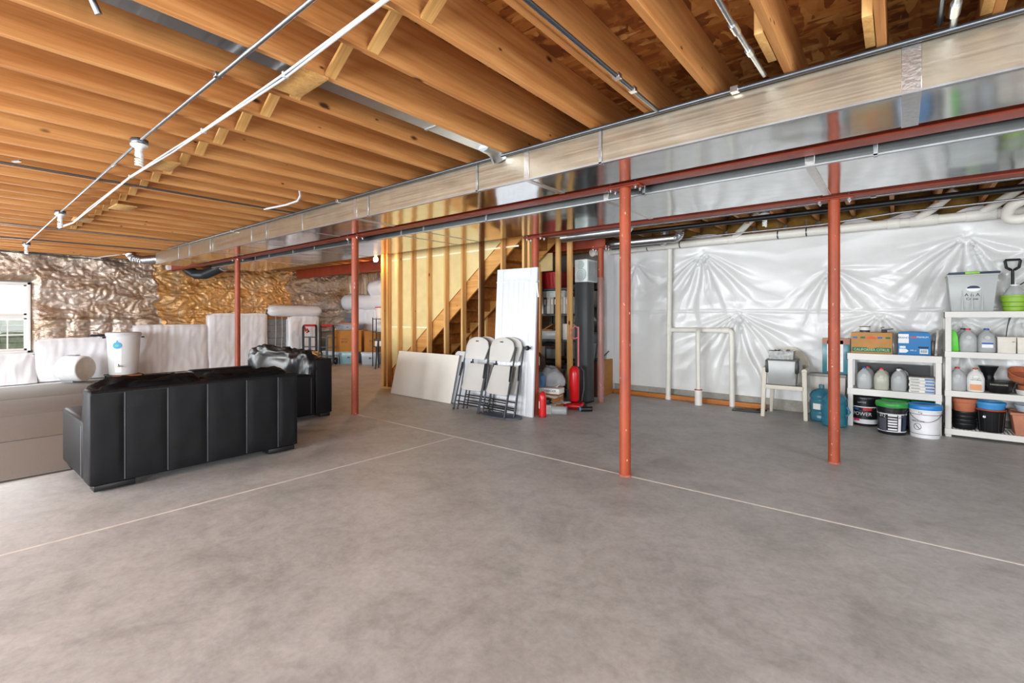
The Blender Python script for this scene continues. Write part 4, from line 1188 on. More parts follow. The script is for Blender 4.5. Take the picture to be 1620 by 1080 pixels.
# ================================================================ FLOOR CLUTTER BY THE COLUMN
REDG = mat('gloss_red', '#c4161c', .28, 0, .04)
t = thing('fire_extinguisher', 'bright red extinguisher cylinder standing on the floor by the door', 'extinguisher', (-3.79, 5.33, .0))
MB().lathe([(.045, 0), (.052, .008), (.052, .25), (.049, .29), (.038, .325), (.022, .345), (.0, .35)], n=24).build('cylinder', REDG, t)
MB().lathe([(.0525, .0), (.0528, .02)], n=24).build('foot_ring', mat('dark_red', '#8d1216', .4), t)
patch_on(.022, .10, .052, -118, .17, PAPER, t, 'printed_label')
t = thing('upright_vacuum', 'red upright vacuum cleaner in front of the dark cabinet', 'vacuum', (-3.80, 6.16, 0), 18)
MB().bb(-.15, .15, -.16, .12, .015, .085).build('floor_head', REDG, t, bevel=.03, seg=3)
MB().lathe([(.055, .10), (.075, .14), (.078, .50), (.070, .58), (.04, .62), (.0, .63)], (0, .02, 0), 20).build('dust_canister', REDG, t)
MB().bb(-.06, .06, .06, .13, .08, .62).build('spine', BLACK, t, bevel=.01)
PINK = mat('pink_handle', '#c96a72', .4)
hd = MB().tube([(.045, .08, .58), (.045, .08, 1.22)], .014, 10).tube([(.045, .08, 1.20), (.0, .05, 1.23), (-.06, .02, 1.16), (-.05, .02, 1.07), (.0, .05, 1.04), (.045, .08, 1.06)], .011, 8).build('handle', PINK, t)
MB().tube([(.1, .08, .10), (.13, .10, .3), (.12, .10, .55), (.07, .08, .62)], .018, 10).build('hose', BLACK, t)
for s in (-1, 1): MB().cyl((s * .155, .06, .04), (s * .175, .06, .04), .04, n=14).build('wheel', BLACK, t)
t = thing('spray_can', 'dark can with a blue end lying by the vacuum', 'can', (-3.58, 5.98, .038), 40)
MB().cyl((-.0, 0, 0), (.17, 0, 0), .036, n=18).build('can_body', BLACK, t, bevel=.004); MB().cyl((-.018, 0, 0), (.0, 0, 0), .034, n=18).cyl((-.02, 0, 0), (-.018, 0, 0), .018, n=12).build('blue_cap', mat('cap_blue', '#4a8ec2', .4), t)
GBAG = mat('grey_bag', '#9a9da1', .45, 0, .08, 4)
t = thing('open_carton', 'small brown carton in the floor clutter', 'carton', (-4.06, 6.03, 0), 8)
MB().bb(-.085, .085, -.10, .12, 0, .32).build('carton_body', CARD, t, bevel=.003)
MB().box((.03, -.13, .335), (.2, .12, .012), rotm(18, -14, 0)).build('flap', PAPER, t)
item(MB().bb(-.13, .13, -.10, .10, 0, .12), 'white_carton', PAPER, 'white carton at the front of the floor clutter', 'carton', (-3.93, 5.62, 0), 20, bevel=.003)
item(MB().bb(-.14, .14, -.10, .10, 0, .07), 'black_case', BLACK, 'black case lying on the white floor carton', 'case', (-4.03, 5.66, .122), 16, bevel=.01)
def sheet(w, d, seed, amp=.02): return MB().grid(8, 6, lambda u, v: ((u - .5) * w, (v - .5) * d, .012 + amp * (1 + noise.noise(Vector((u * 3, v * 3, seed))))))
item(sheet(.34, .26, 2, .035), 'newspaper', PAPER, 'crumpled newspaper lying on the floor cartons', 'newspaper', (-3.92, 5.68, .192), 12, solid=.002)
item(sheet(.26, .2, 5, .025), 'newspaper', mat('grey_news', '#c4c3bf', .8), 'folded grey newspaper below the crumpled one', 'newspaper', (-3.77, 5.72, .12), -18, solid=.002)
t = thing('printed_box', 'flat white box with a line of black print in the clutter', 'box', (-3.95, 5.78, .262), 10)
MB().bb(-.20, .16, -.10, .10, 0, .075).build('box_body', PAPER, t, bevel=.003)
text_on('CHARGER', .05, (-.0, -.101, .040), INK, t)
MB().bb(-4.16 + 4.0, 4.15 - 4.0, -.09, .09, -.26, -.001).build('box_below', CARDD, t)
t = thing('clear_jar', 'clear plastic container lying at the front of the clutter', 'container', (-3.70, 5.60, .062), 25)
MB().lathe([(.0, -.11), (.055, -.11), (.06, -.10), (.06, .09), (.05, .11), (.0, .11)], n=18, axis='x').build('jar', m_clear('clear_jar', '#d6dadb', .4), t); MB().lathe([(.062, .085), (.062, .112), (.0, .112)], n=18, axis='x').build('lid', GREYP, t)
item(heap(.52, .34, .27, 27, 30, .45), 'grey_sack', GBAG, 'slumped grey plastic sack on the clutter', 'bag', (-4.15, 6.03, .338))
item(heap(.22, .2, .2, 31, 20, .4), 'blue_cloth', mat('denim', '#4b7097', .9, 0, .2, 12), 'bundle of blue cloth beside the red column', 'cloth', (-4.16, 5.74, .342))
item(MB().bb(-.12, .12, -.14, .14, 0, .34), 'dark_bin', BLACK, 'dark bin carrying the blue cloth and tools', 'bin', (-4.25, 5.76, .0), 0, bevel=.008)
item(heap(.24, .22, .22, 41, 20, .5), 'tool_bag', mat('brown_dark_bag', '#3a2a22', .8, 0, .6, 10), 'dark brown tool bag on the stool shelf by the column', 'bag', (-4.34, 5.98, .58))
item(MB().bb(-.14, .14, -.12, .12, 0, .578), 'narrow_carton', mat('dark_brown_card', '#4a3a2c', .8), 'narrow brown carton under the tool bag', 'carton', (-4.37, 6.02, .0), 0, bevel=.004)  # dark brown card, one even colour
t = thing('plastic_hook', 'white hook on the dark tool bag', 'hook', (-4.22, 5.84, .64))
MB().tube([(0, 0, 0), (.0, 0, .12), (-.02, 0, .14), (-.06, 0, .14)], .011, 8).build('hook', WHITE, t); MB().cyl((0, 0, -.03), (0, 0, .0), .014, n=8).build('base', BLACK, t)
# ================================================================ SOFAS
def puff(w, d, h, seed, nx=26, ny=14, crease=.02, e=3.2, tuft=()):
    """soft cushion: rounded box with folds; centred in x,y, bottom at z=0"""
    m = MB()
    def fn(u, v):
        a = 2 * math.pi * u; b = math.pi * (v - .5)
        cx, sx, cz, sz = math.cos(a), math.sin(a), math.cos(b), math.sin(b)
        s = lambda t, k: math.copysign(abs(t) ** (2 / k), t)
        x = w / 2 * s(cx, e) * s(cz, e); y = d / 2 * s(sx, e) * s(cz, e); z = h / 2 * s(sz, e) + h / 2
        p = Vector((x * 5 + z * 3, y * 5, z * 5 + seed))
        k = crease * (noise.noise(p) + .8 * rid(p * 1.9) - .4 + .35 * rid(p * 4.1))
        for (tx, tz) in tuft:
            r = math.hypot(x - tx, z - tz); k -= .05 * math.exp(-r / .06)
        n = Vector((x / w, y / d, (z - h / 2) / h))
        if n.length > 1e-6: n.normalize()
        return (x + n.x * k, y + n.y * k, z + n.z * k)
    m.grid(nx * 2, ny * 2, fn, closed_u=True)
    return m
def sofa(label, width, depth, hb, ha, seams, loc, rz, soft, drop=0, e=3.2, nb=2, crease=.028, cm=None):
    """local frame: the back of the sofa faces -Y, width along X, seat opens towards +Y"""
    t = thing('leather_sofa', label, 'sofa', loc, rz, 'black leather sofas')
    w = width / 2
    MB().bb(-w, w, -.0, .24, .045, hb).build('back_frame', LEATHER, t, bevel=.022, seg=3)
    for x in seams:
        MB().bb(x - .0035, x + .0035, -.0055, .004, .06, hb - .03).build('back_seam', CREASE, t, bevel=.0015, seg=1)
    edges = [-w] + list(seams) + [w]
    for a, b in zip(edges, edges[1:]):
        def pan(u, v, a=a, b=b):
            bul = .010 * (1 - (2 * u - 1) ** 6) * (1 - (2 * v - 1) ** 8) + .003 * noise.noise(Vector((a * 3 + u * 3, v * 4, 2)))
            return (a + .008 + (b - a - .016) * u, -.002 - bul, .055 + (hb - .09) * v)
        MB().grid(10, 12, pan).build('back_panel', LEATHER, t, sharp=70)
    MB().tube([(-w + .01, -.002, hb - .012), (w - .01, -.002, hb - .012)], .008, 8).build('piping', LEATHER2, t)
    for s in (-1, 1):
        x0, x1 = sorted((s * w, s * (w - .24)))
        MB().bb(x0, x1, .237, depth, .045, ha).build('arm', LEATHER, t, bevel=.03, seg=3)
        MB().prism([(.236, ha - .05), (.34, ha - .05), (.26, hb - .08), (.236, hb - .05)], x0 + .004, x1 - .004, 'x').build('arm_wing', LEATHER, t, bevel=.012, seg=2)
        MB().tube([(s * (w - .001), .30, .07), (s * (w - .001), .30, ha - .05)], .004, 6).build('arm_seam', CREASE, t)
        for yy in (.08, depth - .12):
            MB().bb(s * w - s * .16 - .13, s * w - s * .16 + .13, yy - .07, yy + .07, 0, .046).build('foot', BLACK, t, bevel=.004)
    MB().bb(-w + .24, w - .24, .20, depth - .03, .09, .30).build('seat_deck', LEATHER, t, bevel=.02)
    n = 2; cw = (width - .48) / n
    for i in range(n):
        o = puff(cw - .01, depth - .30, .17, i + 3).build('seat_cushion', LEATHER2, t, sharp=80); o.location = (-w + .24 + cw * (i + .5), .24 + (depth - .30) / 2, .29)
    for i in range(nb):
        hh = soft[i]
        cw2 = (width - .06) / nb
        o = puff(cw2 + .0, .34, hh, i * 7 + 11, nx=44, ny=16, crease=crease, e=e, tuft=((-.2, hh * .55), (.05, hh * .6), (.25, hh * .5))).build('back_cushion', cm or LEATHER3, t, sharp=80)
        o.location = (-w + .03 + cw2 * (i + .5), .215, hb - .36 - drop); o.rotation_euler = (R(6), 0, 0)
    return t
sofa('black leather sofa seen from behind, nearest to the camera', 1.635, 1.12, .785, .53, (-.60, -.31, -.01, .32, .615), (-4.82, 1.612, .012), 90, (.42, .41), .005, 5)
sofa('black leather sofa with puffy shining cushions, facing the camera behind the first', 1.95, 1.16, .80, .60, (-.6, -.2, .2, .6), (-7.10, 3.57, 0), 180, (.46,), .0, 4.5, 1, .05, LEATHER2)

# ================================================================ LEFT WALL THINGS
LOGOB = mat('logo_blue', '#2e9bd0', .5)
t = thing('water_barrel', 'tall white barrel with a blue drop emblem on a wheeled dolly', 'barrel', (-13.42, 2.80, .10))
BAR = mat('barrel_white', '#d9d9da', .45, 0, .04, 4)
MB().lathe([(.0, 0), (.245, 0), (.255, .02), (.30, .84), (.315, .85), (.318, .91), (.305, .925), (.28, .93), (.0, .935)], n=36).build('drum', BAR, t)
MB().lathe([(.32, .865), (.322, .905)], n=36).build('lid_band', mat('band_grey', '#c6c7c9', .5), t)
fa = -28
patch_on(.13, .56, .2735, fa - 5, .34, mat('pale_strip', '#eceeef', .4), t, 'level_strip', slope=.055)
pt = MB(); rr = .292
def drop(u, v, s=.095):
    pass
def bent_poly(poly, r, a0, z0, mtl, parent, name, off=.003):
    m_ = MB(); n_ = len(poly)
    vs = [((r + off) * math.cos(R(a0) + x / r), (r + off) * math.sin(R(a0) + x / r), z0 + z) for x, z in poly] + [((r + off) * math.cos(R(a0)), (r + off) * math.sin(R(a0)), z0)]
    m_.add(vs, [(i, (i + 1) % n_, n_) for i in range(n_)])
    return m_.build(name, mtl, parent, solid=.001)
circ = [(.080 * math.cos(2 * math.pi * i / 24), .072 * math.sin(2 * math.pi * i / 24) - .012) for i in range(24)]
bent_poly([(x, z if not (7 > abs(i - 6)) or i != 6 else .11) for i, (x, z) in enumerate(circ)], .2965, fa - 6, .66, LOGOB, t, 'drop_emblem', .004)
bent_poly([(.04 * math.cos(2 * math.pi * i / 18), .022 * math.sin(2 * math.pi * i / 18)) for i in range(18)], .2965, fa - 6, .645, mat('logo_green', '#7fc4a0', .5), t, 'emblem_wave', .007)
tp = MB().cyl((.268, -.13, .20), (.32, -.155, .20), .018, n=12).build('tap', mat('brass_tap', '#7a5a3a', .4, .6), t); MB().bb(.30, .315, -.16, -.145, .19, .25).build('tap_handle', BLACKM, tp)
for s in (-1, 1): MB().bb(-.02, .02, s * .315, s * .37, .80, .83).build('grip', BLACK, t, bevel=.004)
t = thing('dolly', 'low black and orange wheeled dolly under the white barrel', 'dolly', (-13.42, 2.80, 0))
MB().bb(-.27, .27, -.30, .30, .062, .098).build('deck', BLACKM, t, bevel=.006); MB().bb(.272, .29, -.26, .26, .070, .096).build('wood_edge', mat('orange_edge', '#a05a34', .6), t)
for sx in (-1, 1):
    for sy in (-1, 1):
        w_ = MB().cyl((sx * .24, sy * .27 - .015, .032), (sx * .24, sy * .27 + .015, .032), .032, n=14).build('caster', BLACK, t); MB().cyl((sx * .24, sy * .27 - .018, .032), (sx * .24, sy * .27 + .018, .032), .012, n=8).build('hub', BOLT, w_)
t = thing('white_tank', 'squat white drum lying on its side by the barrel', 'drum', (-13.35, 1.99, .291), 38)
MB().lathe([(.0, -.24), (.22, -.24), (.262, -.20), (.27, -.1), (.27, .12), (.262, .19), (.245, .21), (.0, .215)], n=32, axis='x').build('shell', mat('drum_white', '#e4e6e6', .4), t)
MB().lathe([(.0, .219), (.235, .219), (.238, .214)], n=32, axis='x').build('end_face', mat('drum_face', '#c4beb2', .6), t)
MB().bb(-.16, .06, -.05, .05, .27, .285).build('carry_handle', GREYP, t, bevel=.006)
MB().bb(-.17, .07, -.14, .14, -.275, -.24).build('cradle', GREYP, t)
item(MB().bb(-.12, .12, -.25, .25, 0, .045), 'black_tray', BLACK, 'flat black tray lying on the white wrapped ledge', 'tray', (-14.06, 2.60, .93), 0, bevel=.01)

# far storage by the far wall
def hand_truck(label, loc, rz, red):
    t = thing('hand_truck', label, 'hand truck', loc, rz, 'hand trucks by the far ledge')
    for s in (-1, 1):
        MB().tube([(s * .19, 0, .03), (s * .19, 0, 1.06), (s * .17, .02, 1.12)], .034, 8).build('upright', BLACKM, t)
        MB().cyl((s * .20, .10, .10), (s * .25, .10, .10), .10, n=18).build('wheel', BLACK, t)
    MB().tube([(-.17, .02, 1.12), (.17, .02, 1.12)], .03, 8).build('handle', red, t)
    for z in (.25, .5, .78): MB().bb(-.19, .19, -.01, .01, z - .015, z + .015).build('crossbar', BLACKM, t)
    MB().bb(-.03, .03, -.012, .012, .2, .8).build('centre_bar', BLACKM, t)
    MB().bb(-.2, .2, -.20, .0, .01, .022).build('toe_plate', EMT, t)
    return t
REDM = mat('red_handle', '#b3202a', .45)
hand_truck('red-handled black hand truck before the white wrapped ledge', (-13.30, 7.055, 0), 38, REDM)
hand_truck('black hand truck nearer the brown cartons', (-12.75, 7.275, 0), 38, REDM)
t = thing('red_strap', 'red strap bundle hanging on the hand truck', 'strap', (-13.25, 7.0, .98))
MB().tube([(-.12, -.05, .08), (-.05, -.07, -.02), (.05, -.07, .04), (.11, -.05, -.03), (.03, -.08, -.06)], .022, 8).build('webbing', REDM, t); MB().box((.1, -.07, -.02), (.05, .02, .05)).build('buckle', BLACKM, t)
def carton(label, loc, rz, w, d, h, m=CARD, marks=()):
    t = thing('carton', label, 'carton', loc, rz)
    MB().bb(-w / 2, w / 2, -d / 2, d / 2, 0, h).build('carton_body', m, t, bevel=.004)
    MB().bb(-w / 2 - .001, w / 2 + .001, -.025, .025, h - .0, h + .0015).build('packing_tape', mat('packing_tape', '#c8a97a', .3), t)
    for (s, sz, x, z) in marks: text_on(s, sz, (x, -d / 2 - .001, z), INK, t)
    return t
carton('big brown moving carton stacked on the pale bins', (-12.62, 7.98, .36), 40, .78, .62, .62, mat('carton_orange', '#a9702f', .8, 0, .06), [('MOVING', .05, -.1, .36), ('BOX', .09, -.1, .28)])
carton('second brown carton right of the far column', (-11.86, 8.24, .36), 40, .44, .44, .60, mat('carton_orange', '#a9702f', .8, 0, .06), [('TV', .10, -.02, .30)])
carton('small tan carton behind the hand truck', (-13.34, 7.86, .36), 40, .34, .3, .46)
for (x, y, lab, c, w) in ((-13.30, 7.80, 'pale bin below the small tan carton', '#bfc5c9', .50), (-12.60, 7.95, 'teal bin below the big brown carton', '#8fb6bb', .55), (-11.9, 8.2, 'white-blue bin below the second carton', '#bcc7d0', .5)):
    tt = tote(lab, (x, y, 0), w, .44, .335, m_clear('bin_' + lab[:4], c, .75), mat('lid_' + lab[:4], c, .5)); tt.rotation_euler.z = R(40)
t = tote('grey-blue lidded box on top of the brown carton', (-12.68, 7.98, .984), .68, .5, .15, mat('blue_grey', '#8d98a3', .5), mat('blue_grey', '#8d98a3', .5)); t.rotation_euler.z = R(40)
item(MB().bb(-.2, .2, -.12, .12, 0, .03), 'orange_tray', mat('orange_plastic', '#cf6a3a', .5), 'flat orange tray on the grey-blue box', 'tray', (-12.72, 7.95, 1.158), 40, bevel=.008)
t = thing('wire_rack', 'black wire rack near the stair corner', 'rack', (-11.2, 8.15, 0), 40)
for sx in (-1, 1):
    for sy in (-1, 1): MB().cyl((sx * .3, sy * .18, 0), (sx * .3, sy * .18, 1.35), .014, n=8).build('post', BLACKM, t)
for z in (.55, .95, 1.32):
    MB().bb(-.31, .31, -.19, .19, z - .02, z).build('shelf', BLACKM, t)
t = thing('white_pail', 'white pail with a red lid on the wire rack', 'pail', (-11.28, 8.05, 1.322))
MB().lathe([(.0, 0), (.12, 0), (.14, .28), (.145, .30), (.0, .30)], n=20).build('pail', PAPER, t); MB().lathe([(.15, .295), (.15, .325), (.0, .33)], n=20).build('lid', REDM, t)
item(MB().bb(-.2, .2, -.14, .14, 0, .26), 'clear_box', m_clear('clear_box', '#cfd3d3', .6), 'clear box on the middle of the wire rack', 'box', (-11.2, 8.15, .952), 40, bevel=.01)
item(MB().bb(-.2, .2, -.14, .14, 0, .2), 'pale_box', PAPER, 'pale carton on the lower wire rack', 'box', (-11.25, 8.12, .552), 40, bevel=.004)
t = thing('saw_horse', 'black trestle beside the wire rack at the stair corner', 'trestle', (-10.55, 7.75, 0), 40)
for sx in (-1, 1):
    for sy in (-1, 1): MB().bar((sx * .28, sy * .16, 0), (sx * .24, sy * .02, .74), .03, .03).build('leg', BLACKM, t)
MB().bb(-.36, .36, -.03, .03, .73, .79).build('top_rail', BLACKM, t, bevel=.006)

# ================================================================ BACK WALL: WHITE CHAIR, BOTTLES
RESIN = mat('ivory_resin', '#cbc4b6', .45, 0, .03, 4)
t = thing('plastic_armchair', 'ivory plastic armchair holding a grey appliance by the back wall', 'chair', (-1.22, 7.50, 0), 2)
def leg(p, q, w0, w1):
    m = MB(); p = Vector(p); q = Vector(q)
    vs = [p + Vector((sx * w0, sy * w0, 0)) for sx, sy in ((-1, -1), (1, -1), (1, 1), (-1, 1))] + [q + Vector((sx * w1, sy * w1, 0)) for sx, sy in ((-1, -1), (1, -1), (1, 1), (-1, 1))]
    return m.add(vs, [(3, 2, 1, 0), (4, 5, 6, 7)] + [(i, (i + 1) % 4, (i + 1) % 4 + 4, i + 4) for i in range(4)])
for s in (-1, 1):
    leg((s * .255, -.19, 0), (s * .235, -.16, .64), .024, .028).build('front_leg', RESIN, t, bevel=.008)
    leg((s * .215, .24, 0), (s * .185, .16, .44), .020, .028).build('rear_leg', RESIN, t, bevel=.008)
    MB().tube([(s * .235, -.18, .645), (s * .250, .0, .655), (s * .245, .16, .66), (s * .20, .24, .68)], [.032, .030, .028, .026], 10).build('armrest', RESIN, t)
MB().grid(12, 12, lambda u, v: ((u - .5) * .47, -.20 + .42 * v, .435 - .018 * math.sin(math.pi * u) + .012 * math.cos(math.pi * v))).build('seat', RESIN, t, solid=.022, bevel=0)
MB().bb(-.225, .225, -.215, -.195, .385, .445).build('seat_apron', RESIN, t, bevel=.008)
def backshape(u, v):
    a = R(205 - 230 * u); r_in = .175; w = .265
    rr = r_in + (w - r_in) * v
    x = rr * math.cos(a); z = .665 + 1.04 * rr * math.sin(a)
    return (x, .27 + .10 * max(0, (z - .5)) - .06 * (abs(x) / w) ** 2, z)
MB().grid(30, 3, backshape).build('back_rim', RESIN, t, solid=.016)
for i in range(5):
    x = -.12 + .06 * i
    MB().bar((x, .235, .44), (x * .95, .295, .86), .030, .012, (0, 1, 0)).build('back_slat', RESIN, t, bevel=.003)
t = thing('grey_appliance', 'boxy grey plastic bin with black latches on the ivory chair', 'bin', (-1.25, 7.46, .447), 3)
SILV = mat('silver_plastic', '#9b9c9b', .35, .2, .05)
open_bin(.36, .30, .33, .008, .9).build('bin_body', SILV, t, bevel=.01)
MB().bb(-.185, .185, -.155, .155, .325, .345).build('rim', mat('dark_rim', '#4a4a4a', .4), t, bevel=.006)
for s in (-1, 1): MB().bb(s * .175 - .02, s * .175 + .02, -.15, -.02, .16, .335).build('latch', BLACK, t, bevel=.008)
MB().bb(.15, .16, -.17, -.12, .10, .19).build('catch', mat('grey_catch', '#8a8a88', .5), t)
t = thing('metal_basket', 'crinkled silver tray heaped with metal parts on the grey bin', 'tray', (-1.26, 7.45, .793), 3)
open_bin(.30, .24, .11, .004, .95).build('basket', mat('foil_grey', '#7d7d7b', .3, .7, .4, 24), t)
for i in range(9):
    a = rnd.uniform(0, 6.28); x, y = rnd.uniform(-.11, .11), rnd.uniform(-.08, .08)
    MB().tube([(x + .03 * math.cos(a + k * .9), y + .03 * math.sin(a + k * .9), .07 + .012 * k) for k in range(6)], .007, 6).build('wire_coil', mat('coil', '#8f8f8c', .3, .8), t)
BLUEJ = m_clear('blue_jug', '#3f8fa6', .55, .15)
def water_jug(label, loc, rz=0):
    t = thing('water_jug', label, 'jug', loc, rz, 'blue water jugs by the ivory chair')
    MB().lathe([(.0, 0), (.11, 0), (.135, .02), (.137, .10), (.128, .115), (.128, .135), (.137, .15), (.137, .26), (.128, .275), (.128, .295), (.137, .31), (.135, .345), (.11, .385), (.06, .415), (.030, .425), (.028, .47), (.0, .47)], n=28).build('bottle', BLUEJ, t)
    MB().lathe([(.031, .44), (.031, .475), (.0, .478)], n=16).build('cap', mat('jug_cap', '#3a6f80', .4), t)
    patch_on(.09, .075, .138, -108, .20, PAPER, t, 'printed_label')
    MB().tube([(.10, -.095, .15), (.125, -.12, .20), (.10, -.095, .26)], .012, 8).build('grip', BLUEJ, t)
    return t
water_jug('big blue water jug with a white label beside the ivory chair', (-.80, 7.47, 0))
water_jug('big blue water jug behind the red column, next to the white shelf', (-.66, 7.20, 0), 25).location.x = -.635
t = thing('storage_tote', 'long grey-white bin standing behind the blue water jugs', 'bin', (-.755, 7.74, 0))
open_bin(.40, .14, .56, .006, .94).build('tote_body', mat('dirty_white', '#c9c6be', .5), t, bevel=.008); MB().bb(-.21, .21, -.08, .08, .56, .60).build('lid', mat('grey_lid', '#9a9894', .5), t, bevel=.01); MB().tube([(-.19, -.08, .58), (-.235, -.09, .60), (-.22, -.09, .57)], .008, 6).build('clasp', GREYP, t)
t = thing('glossy_print', 'upright glossy teal and white package on the long bin', 'package', (-.665, 7.76, .602), 0)
MB().bb(-.155, .155, -.02, .03, 0, .48).build('package_body', mat('teal_print', '#4d8996', .25), t, bevel=.004)
MB().bb(-.10, .08, -.0225, -.0205, .03, .45).build('white_field', mat('white_gloss', '#eef0ee', .2), t); MB().bb(-.155, .155, -.0225, -.0205, .40, .478).build('rust_header', mat('rust_print', '#a8674a', .4), t)
t = thing('black_pad', 'thin dark pad on the floor by the orange base strip', 'pad', (-1.72, 7.56, 0.001), 8)
MB().bb(-.20, .20, -.09, .09, 0, .018).build('pad', BLACK, t, bevel=.005); MB().tube([(.12, .05, .02), (.2, .08, .05), (.24, .02, .02)], .01, 6).build('loop', BLACK, t)

# ================================================================ WHITE RESIN SHELVES
SHW = mat('white_resin', '#dcdad5', .5, 0, .03, 4)
def resin_shelf(label, x0, x1, y0, y1, tops, rim=.07, lattice=()):
    t = thing('resin_shelf', label, 'shelf', ((x0 + x1) / 2, (y0 + y1) / 2, 0))
    a, b = (x1 - x0) / 2, (y1 - y0) / 2; H = tops[0]
    for sx in (-1, 1):
        for sy in (-1, 1):
            MB().bb(sx * a - (.0 if sx < 0 else .055), sx * a + (.055 if sx < 0 else 0), sy * b - (0 if sy < 0 else .055), sy * b + (.055 if sy < 0 else 0), 0, H - rim + .005).build('post', SHW, t, bevel=.008)
    for i, z in enumerate(tops):
        s = MB().bb(-a - .004, a + .004, -b - .004, -b + .016, z - rim, z).bb(-a - .004, a + .004, b - .016, b + .004, z - rim, z).bb(-a - .004, -a + .016, -b, b, z - rim, z).bb(a - .016, a + .004, -b, b, z - rim, z)
        if i not in lattice: s.bb(-a, a, -b, b, z - .016, z - .003)
        sh = s.build('shelf_tray', SHW, t, bevel=.003, seg=1)
        if i in lattice:
            m = MB()
            n1 = int(2 * a / .032); n2 = int(2 * b / .032)
            for k in range(n1 + 1): m.bb(-a + k * 2 * a / n1 - .005, -a + k * 2 * a / n1 + .005, -b, b, z - .014, z - .004)
            for k in range(n2 + 1): m.bb(-a, a, -b + k * 2 * b / n2 - .005, -b + k * 2 * b / n2 + .005, z - .014, z - .004)
            m.build('lattice', SHW, sh)
        MB().bb(-a - .012, -a - .002, -b - .002, -b + .03, z - rim - .01, z - .005).bb(a + .002, a + .012, -b - .002, -b + .03, z - rim - .01, z - .005).build('connector', BLACK, sh)
    return t
resin_shelf('low white resin shelf over the paint buckets', -.51, .375, 7.355, 7.76, [.915, .475], .08)
resin_shelf('tall white resin shelf at the right edge, with the grey tote on top', .405, 1.315, 7.383, 7.79, [1.430, .975, .530, .095], .068, lattice=(3,))
Z1, Z2 = .913, .473
# --- top of the low shelf
t = thing('fruit_carton', 'brown printed fruit carton with a green band on the low white shelf', 'carton', (-.275, 7.575, Z1))
MB().bb(-.205, .205, -.13, .13, 0, .262).build('carton_body', CARD, t, bevel=.003)
MB().bb(-.195, .195, -.1312, -.1302, .02, .075).build('green_band', GREENINK, t)
MB().prism([(-.05, .0755), (.05, .0755), (.0, .055)], -.132, -.1313, 'y').build('notch', CARD, t)
text_on('CALIFORNIA CITRUS', .044, (0, -.132, .045), mat('pale_print', '#b9cfa8', .7), t, sx=.86)
for (x, m_) in ((-.165, BLUEINK), (-.085, GREENINK), (.085, BLUEINK), (.165, GREENINK)): MB().bb(x - .024, x + .024, -.1312, -.1302, .186, .208).build('colour_block', m_, t)
MB().prism([(-.05, .178), (.05, .178), (.056, .196), (.03, .206), (.0, .216), (-.03, .206), (-.056, .196)], -.1312, -.1302, 'y').build('red_badge', REDINK, t)
t = thing('enamel_mug', 'small white and navy tin on the fruit carton', 'tin', (-.345, 7.56, Z1 + .263))
MB().lathe([(.0, 0), (.05, 0), (.052, .0), (.056, .07), (.058, .073), (.052, .073), (.05, .01), (.0, .008)], n=24).build('tin_body', PAPER, t); MB().lathe([(.0525, .001), (.0545, .025)], n=24).build('navy_band', mat('navy', '#24304a', .5), t); MB().lathe([(.0575, .066), (.0595, .073)], n=24).build('dark_rim', BLACK, t); MB().lathe([(.054, .038), (.0552, .058)], n=5).build('print_band', GREYP, t)
t = thing('spring_clip', 'small black pan-shaped clip on the fruit carton', 'clip', (-.15, 7.55, Z1 + .263))
MB().bb(-.03, .03, -.03, .03, 0, .03).build('base', BLACK, t, bevel=.008); MB().bar((-.02, 0, .03), (.09, 0, .045), .03, .016).build('arm', BLACK, t); MB().tube([(-.02, 0, .03), (-.03, 0, .06), (.0, 0, .065)], .005, 6).build('loop', BLACK, t)
t = thing('blue_carton', 'blue printed carton with white panels on the low white shelf', 'carton', (.135, 7.575, Z1))
BLUEC = mat('carton_blue', '#2b78b4', .55, 0, .05)
MB().prism([(-.15, 0), (.15, 0), (.15, .19), (.145, .255), (.12, .275), (-.12, .275), (-.15, .255), (-.15, .19)], -.12, .12, 'y').build('carton_body', BLUEC, t, bevel=.003)
WP = mat('label_white', '#e8ecee', .5)
MB().bb(-.148, -.05, -.1215, -.1203, .14, .25).build('white_panel', WP, t); MB().prism([(-.14, .025), (-.075, .025), (-.052, .048), (-.075, .072), (-.14, .072)], -.1215, -.1203, 'y').build('arrow_panel', WP, t)
MB().bb(-.135, -.08, -.1215, -.1203, .08, .105).build('small_panel', WP, t); bc = MB().bb(.05, .125, -.1215, -.1203, .02, .072).build('barcode_panel', WP, t)
for i in range(11): MB().bb(.056 + i * .006, .058 + i * .006 + (i % 3) * .001, -.1222, -.1214, .03, .064).build('bar', INK, bc)
MB().bb(-.035, .02, -.1215, -.1203, .205, .222).build('red_stripe', REDINK, t); text_on('PREMIUM', .026, (.075, -.1212, .214), WP, t); text_on('BRAND', .03, (-.1, -.1222, .205), INK, t); text_on('100 ct', .024, (-.01, -.1212, .055), WP, t); MB().bb(.035, .13, -.1215, -.1203, .085, .102).build('dark_stripe', INK, t)
item(MB().box((0, 0, .155), (.022, .2, .31), rotm(0, 3.5, 0)), 'leaning_tray', mat('speckle_tray', '#bdb6b2', .3, 0, .5, 14), 'thin pale tray leaning between the two white shelves', 'tray', (.338, 7.58, Z1), 0, bevel=.004)
item(MB().bb(-.02, .02, -.1, .1, 0, .17), 'dark_slab', mat('smoke_plastic', '#4b403a', .3), 'small dark slab behind the leaning tray', 'box', (.305, 7.60, Z1), 0, bevel=.01)
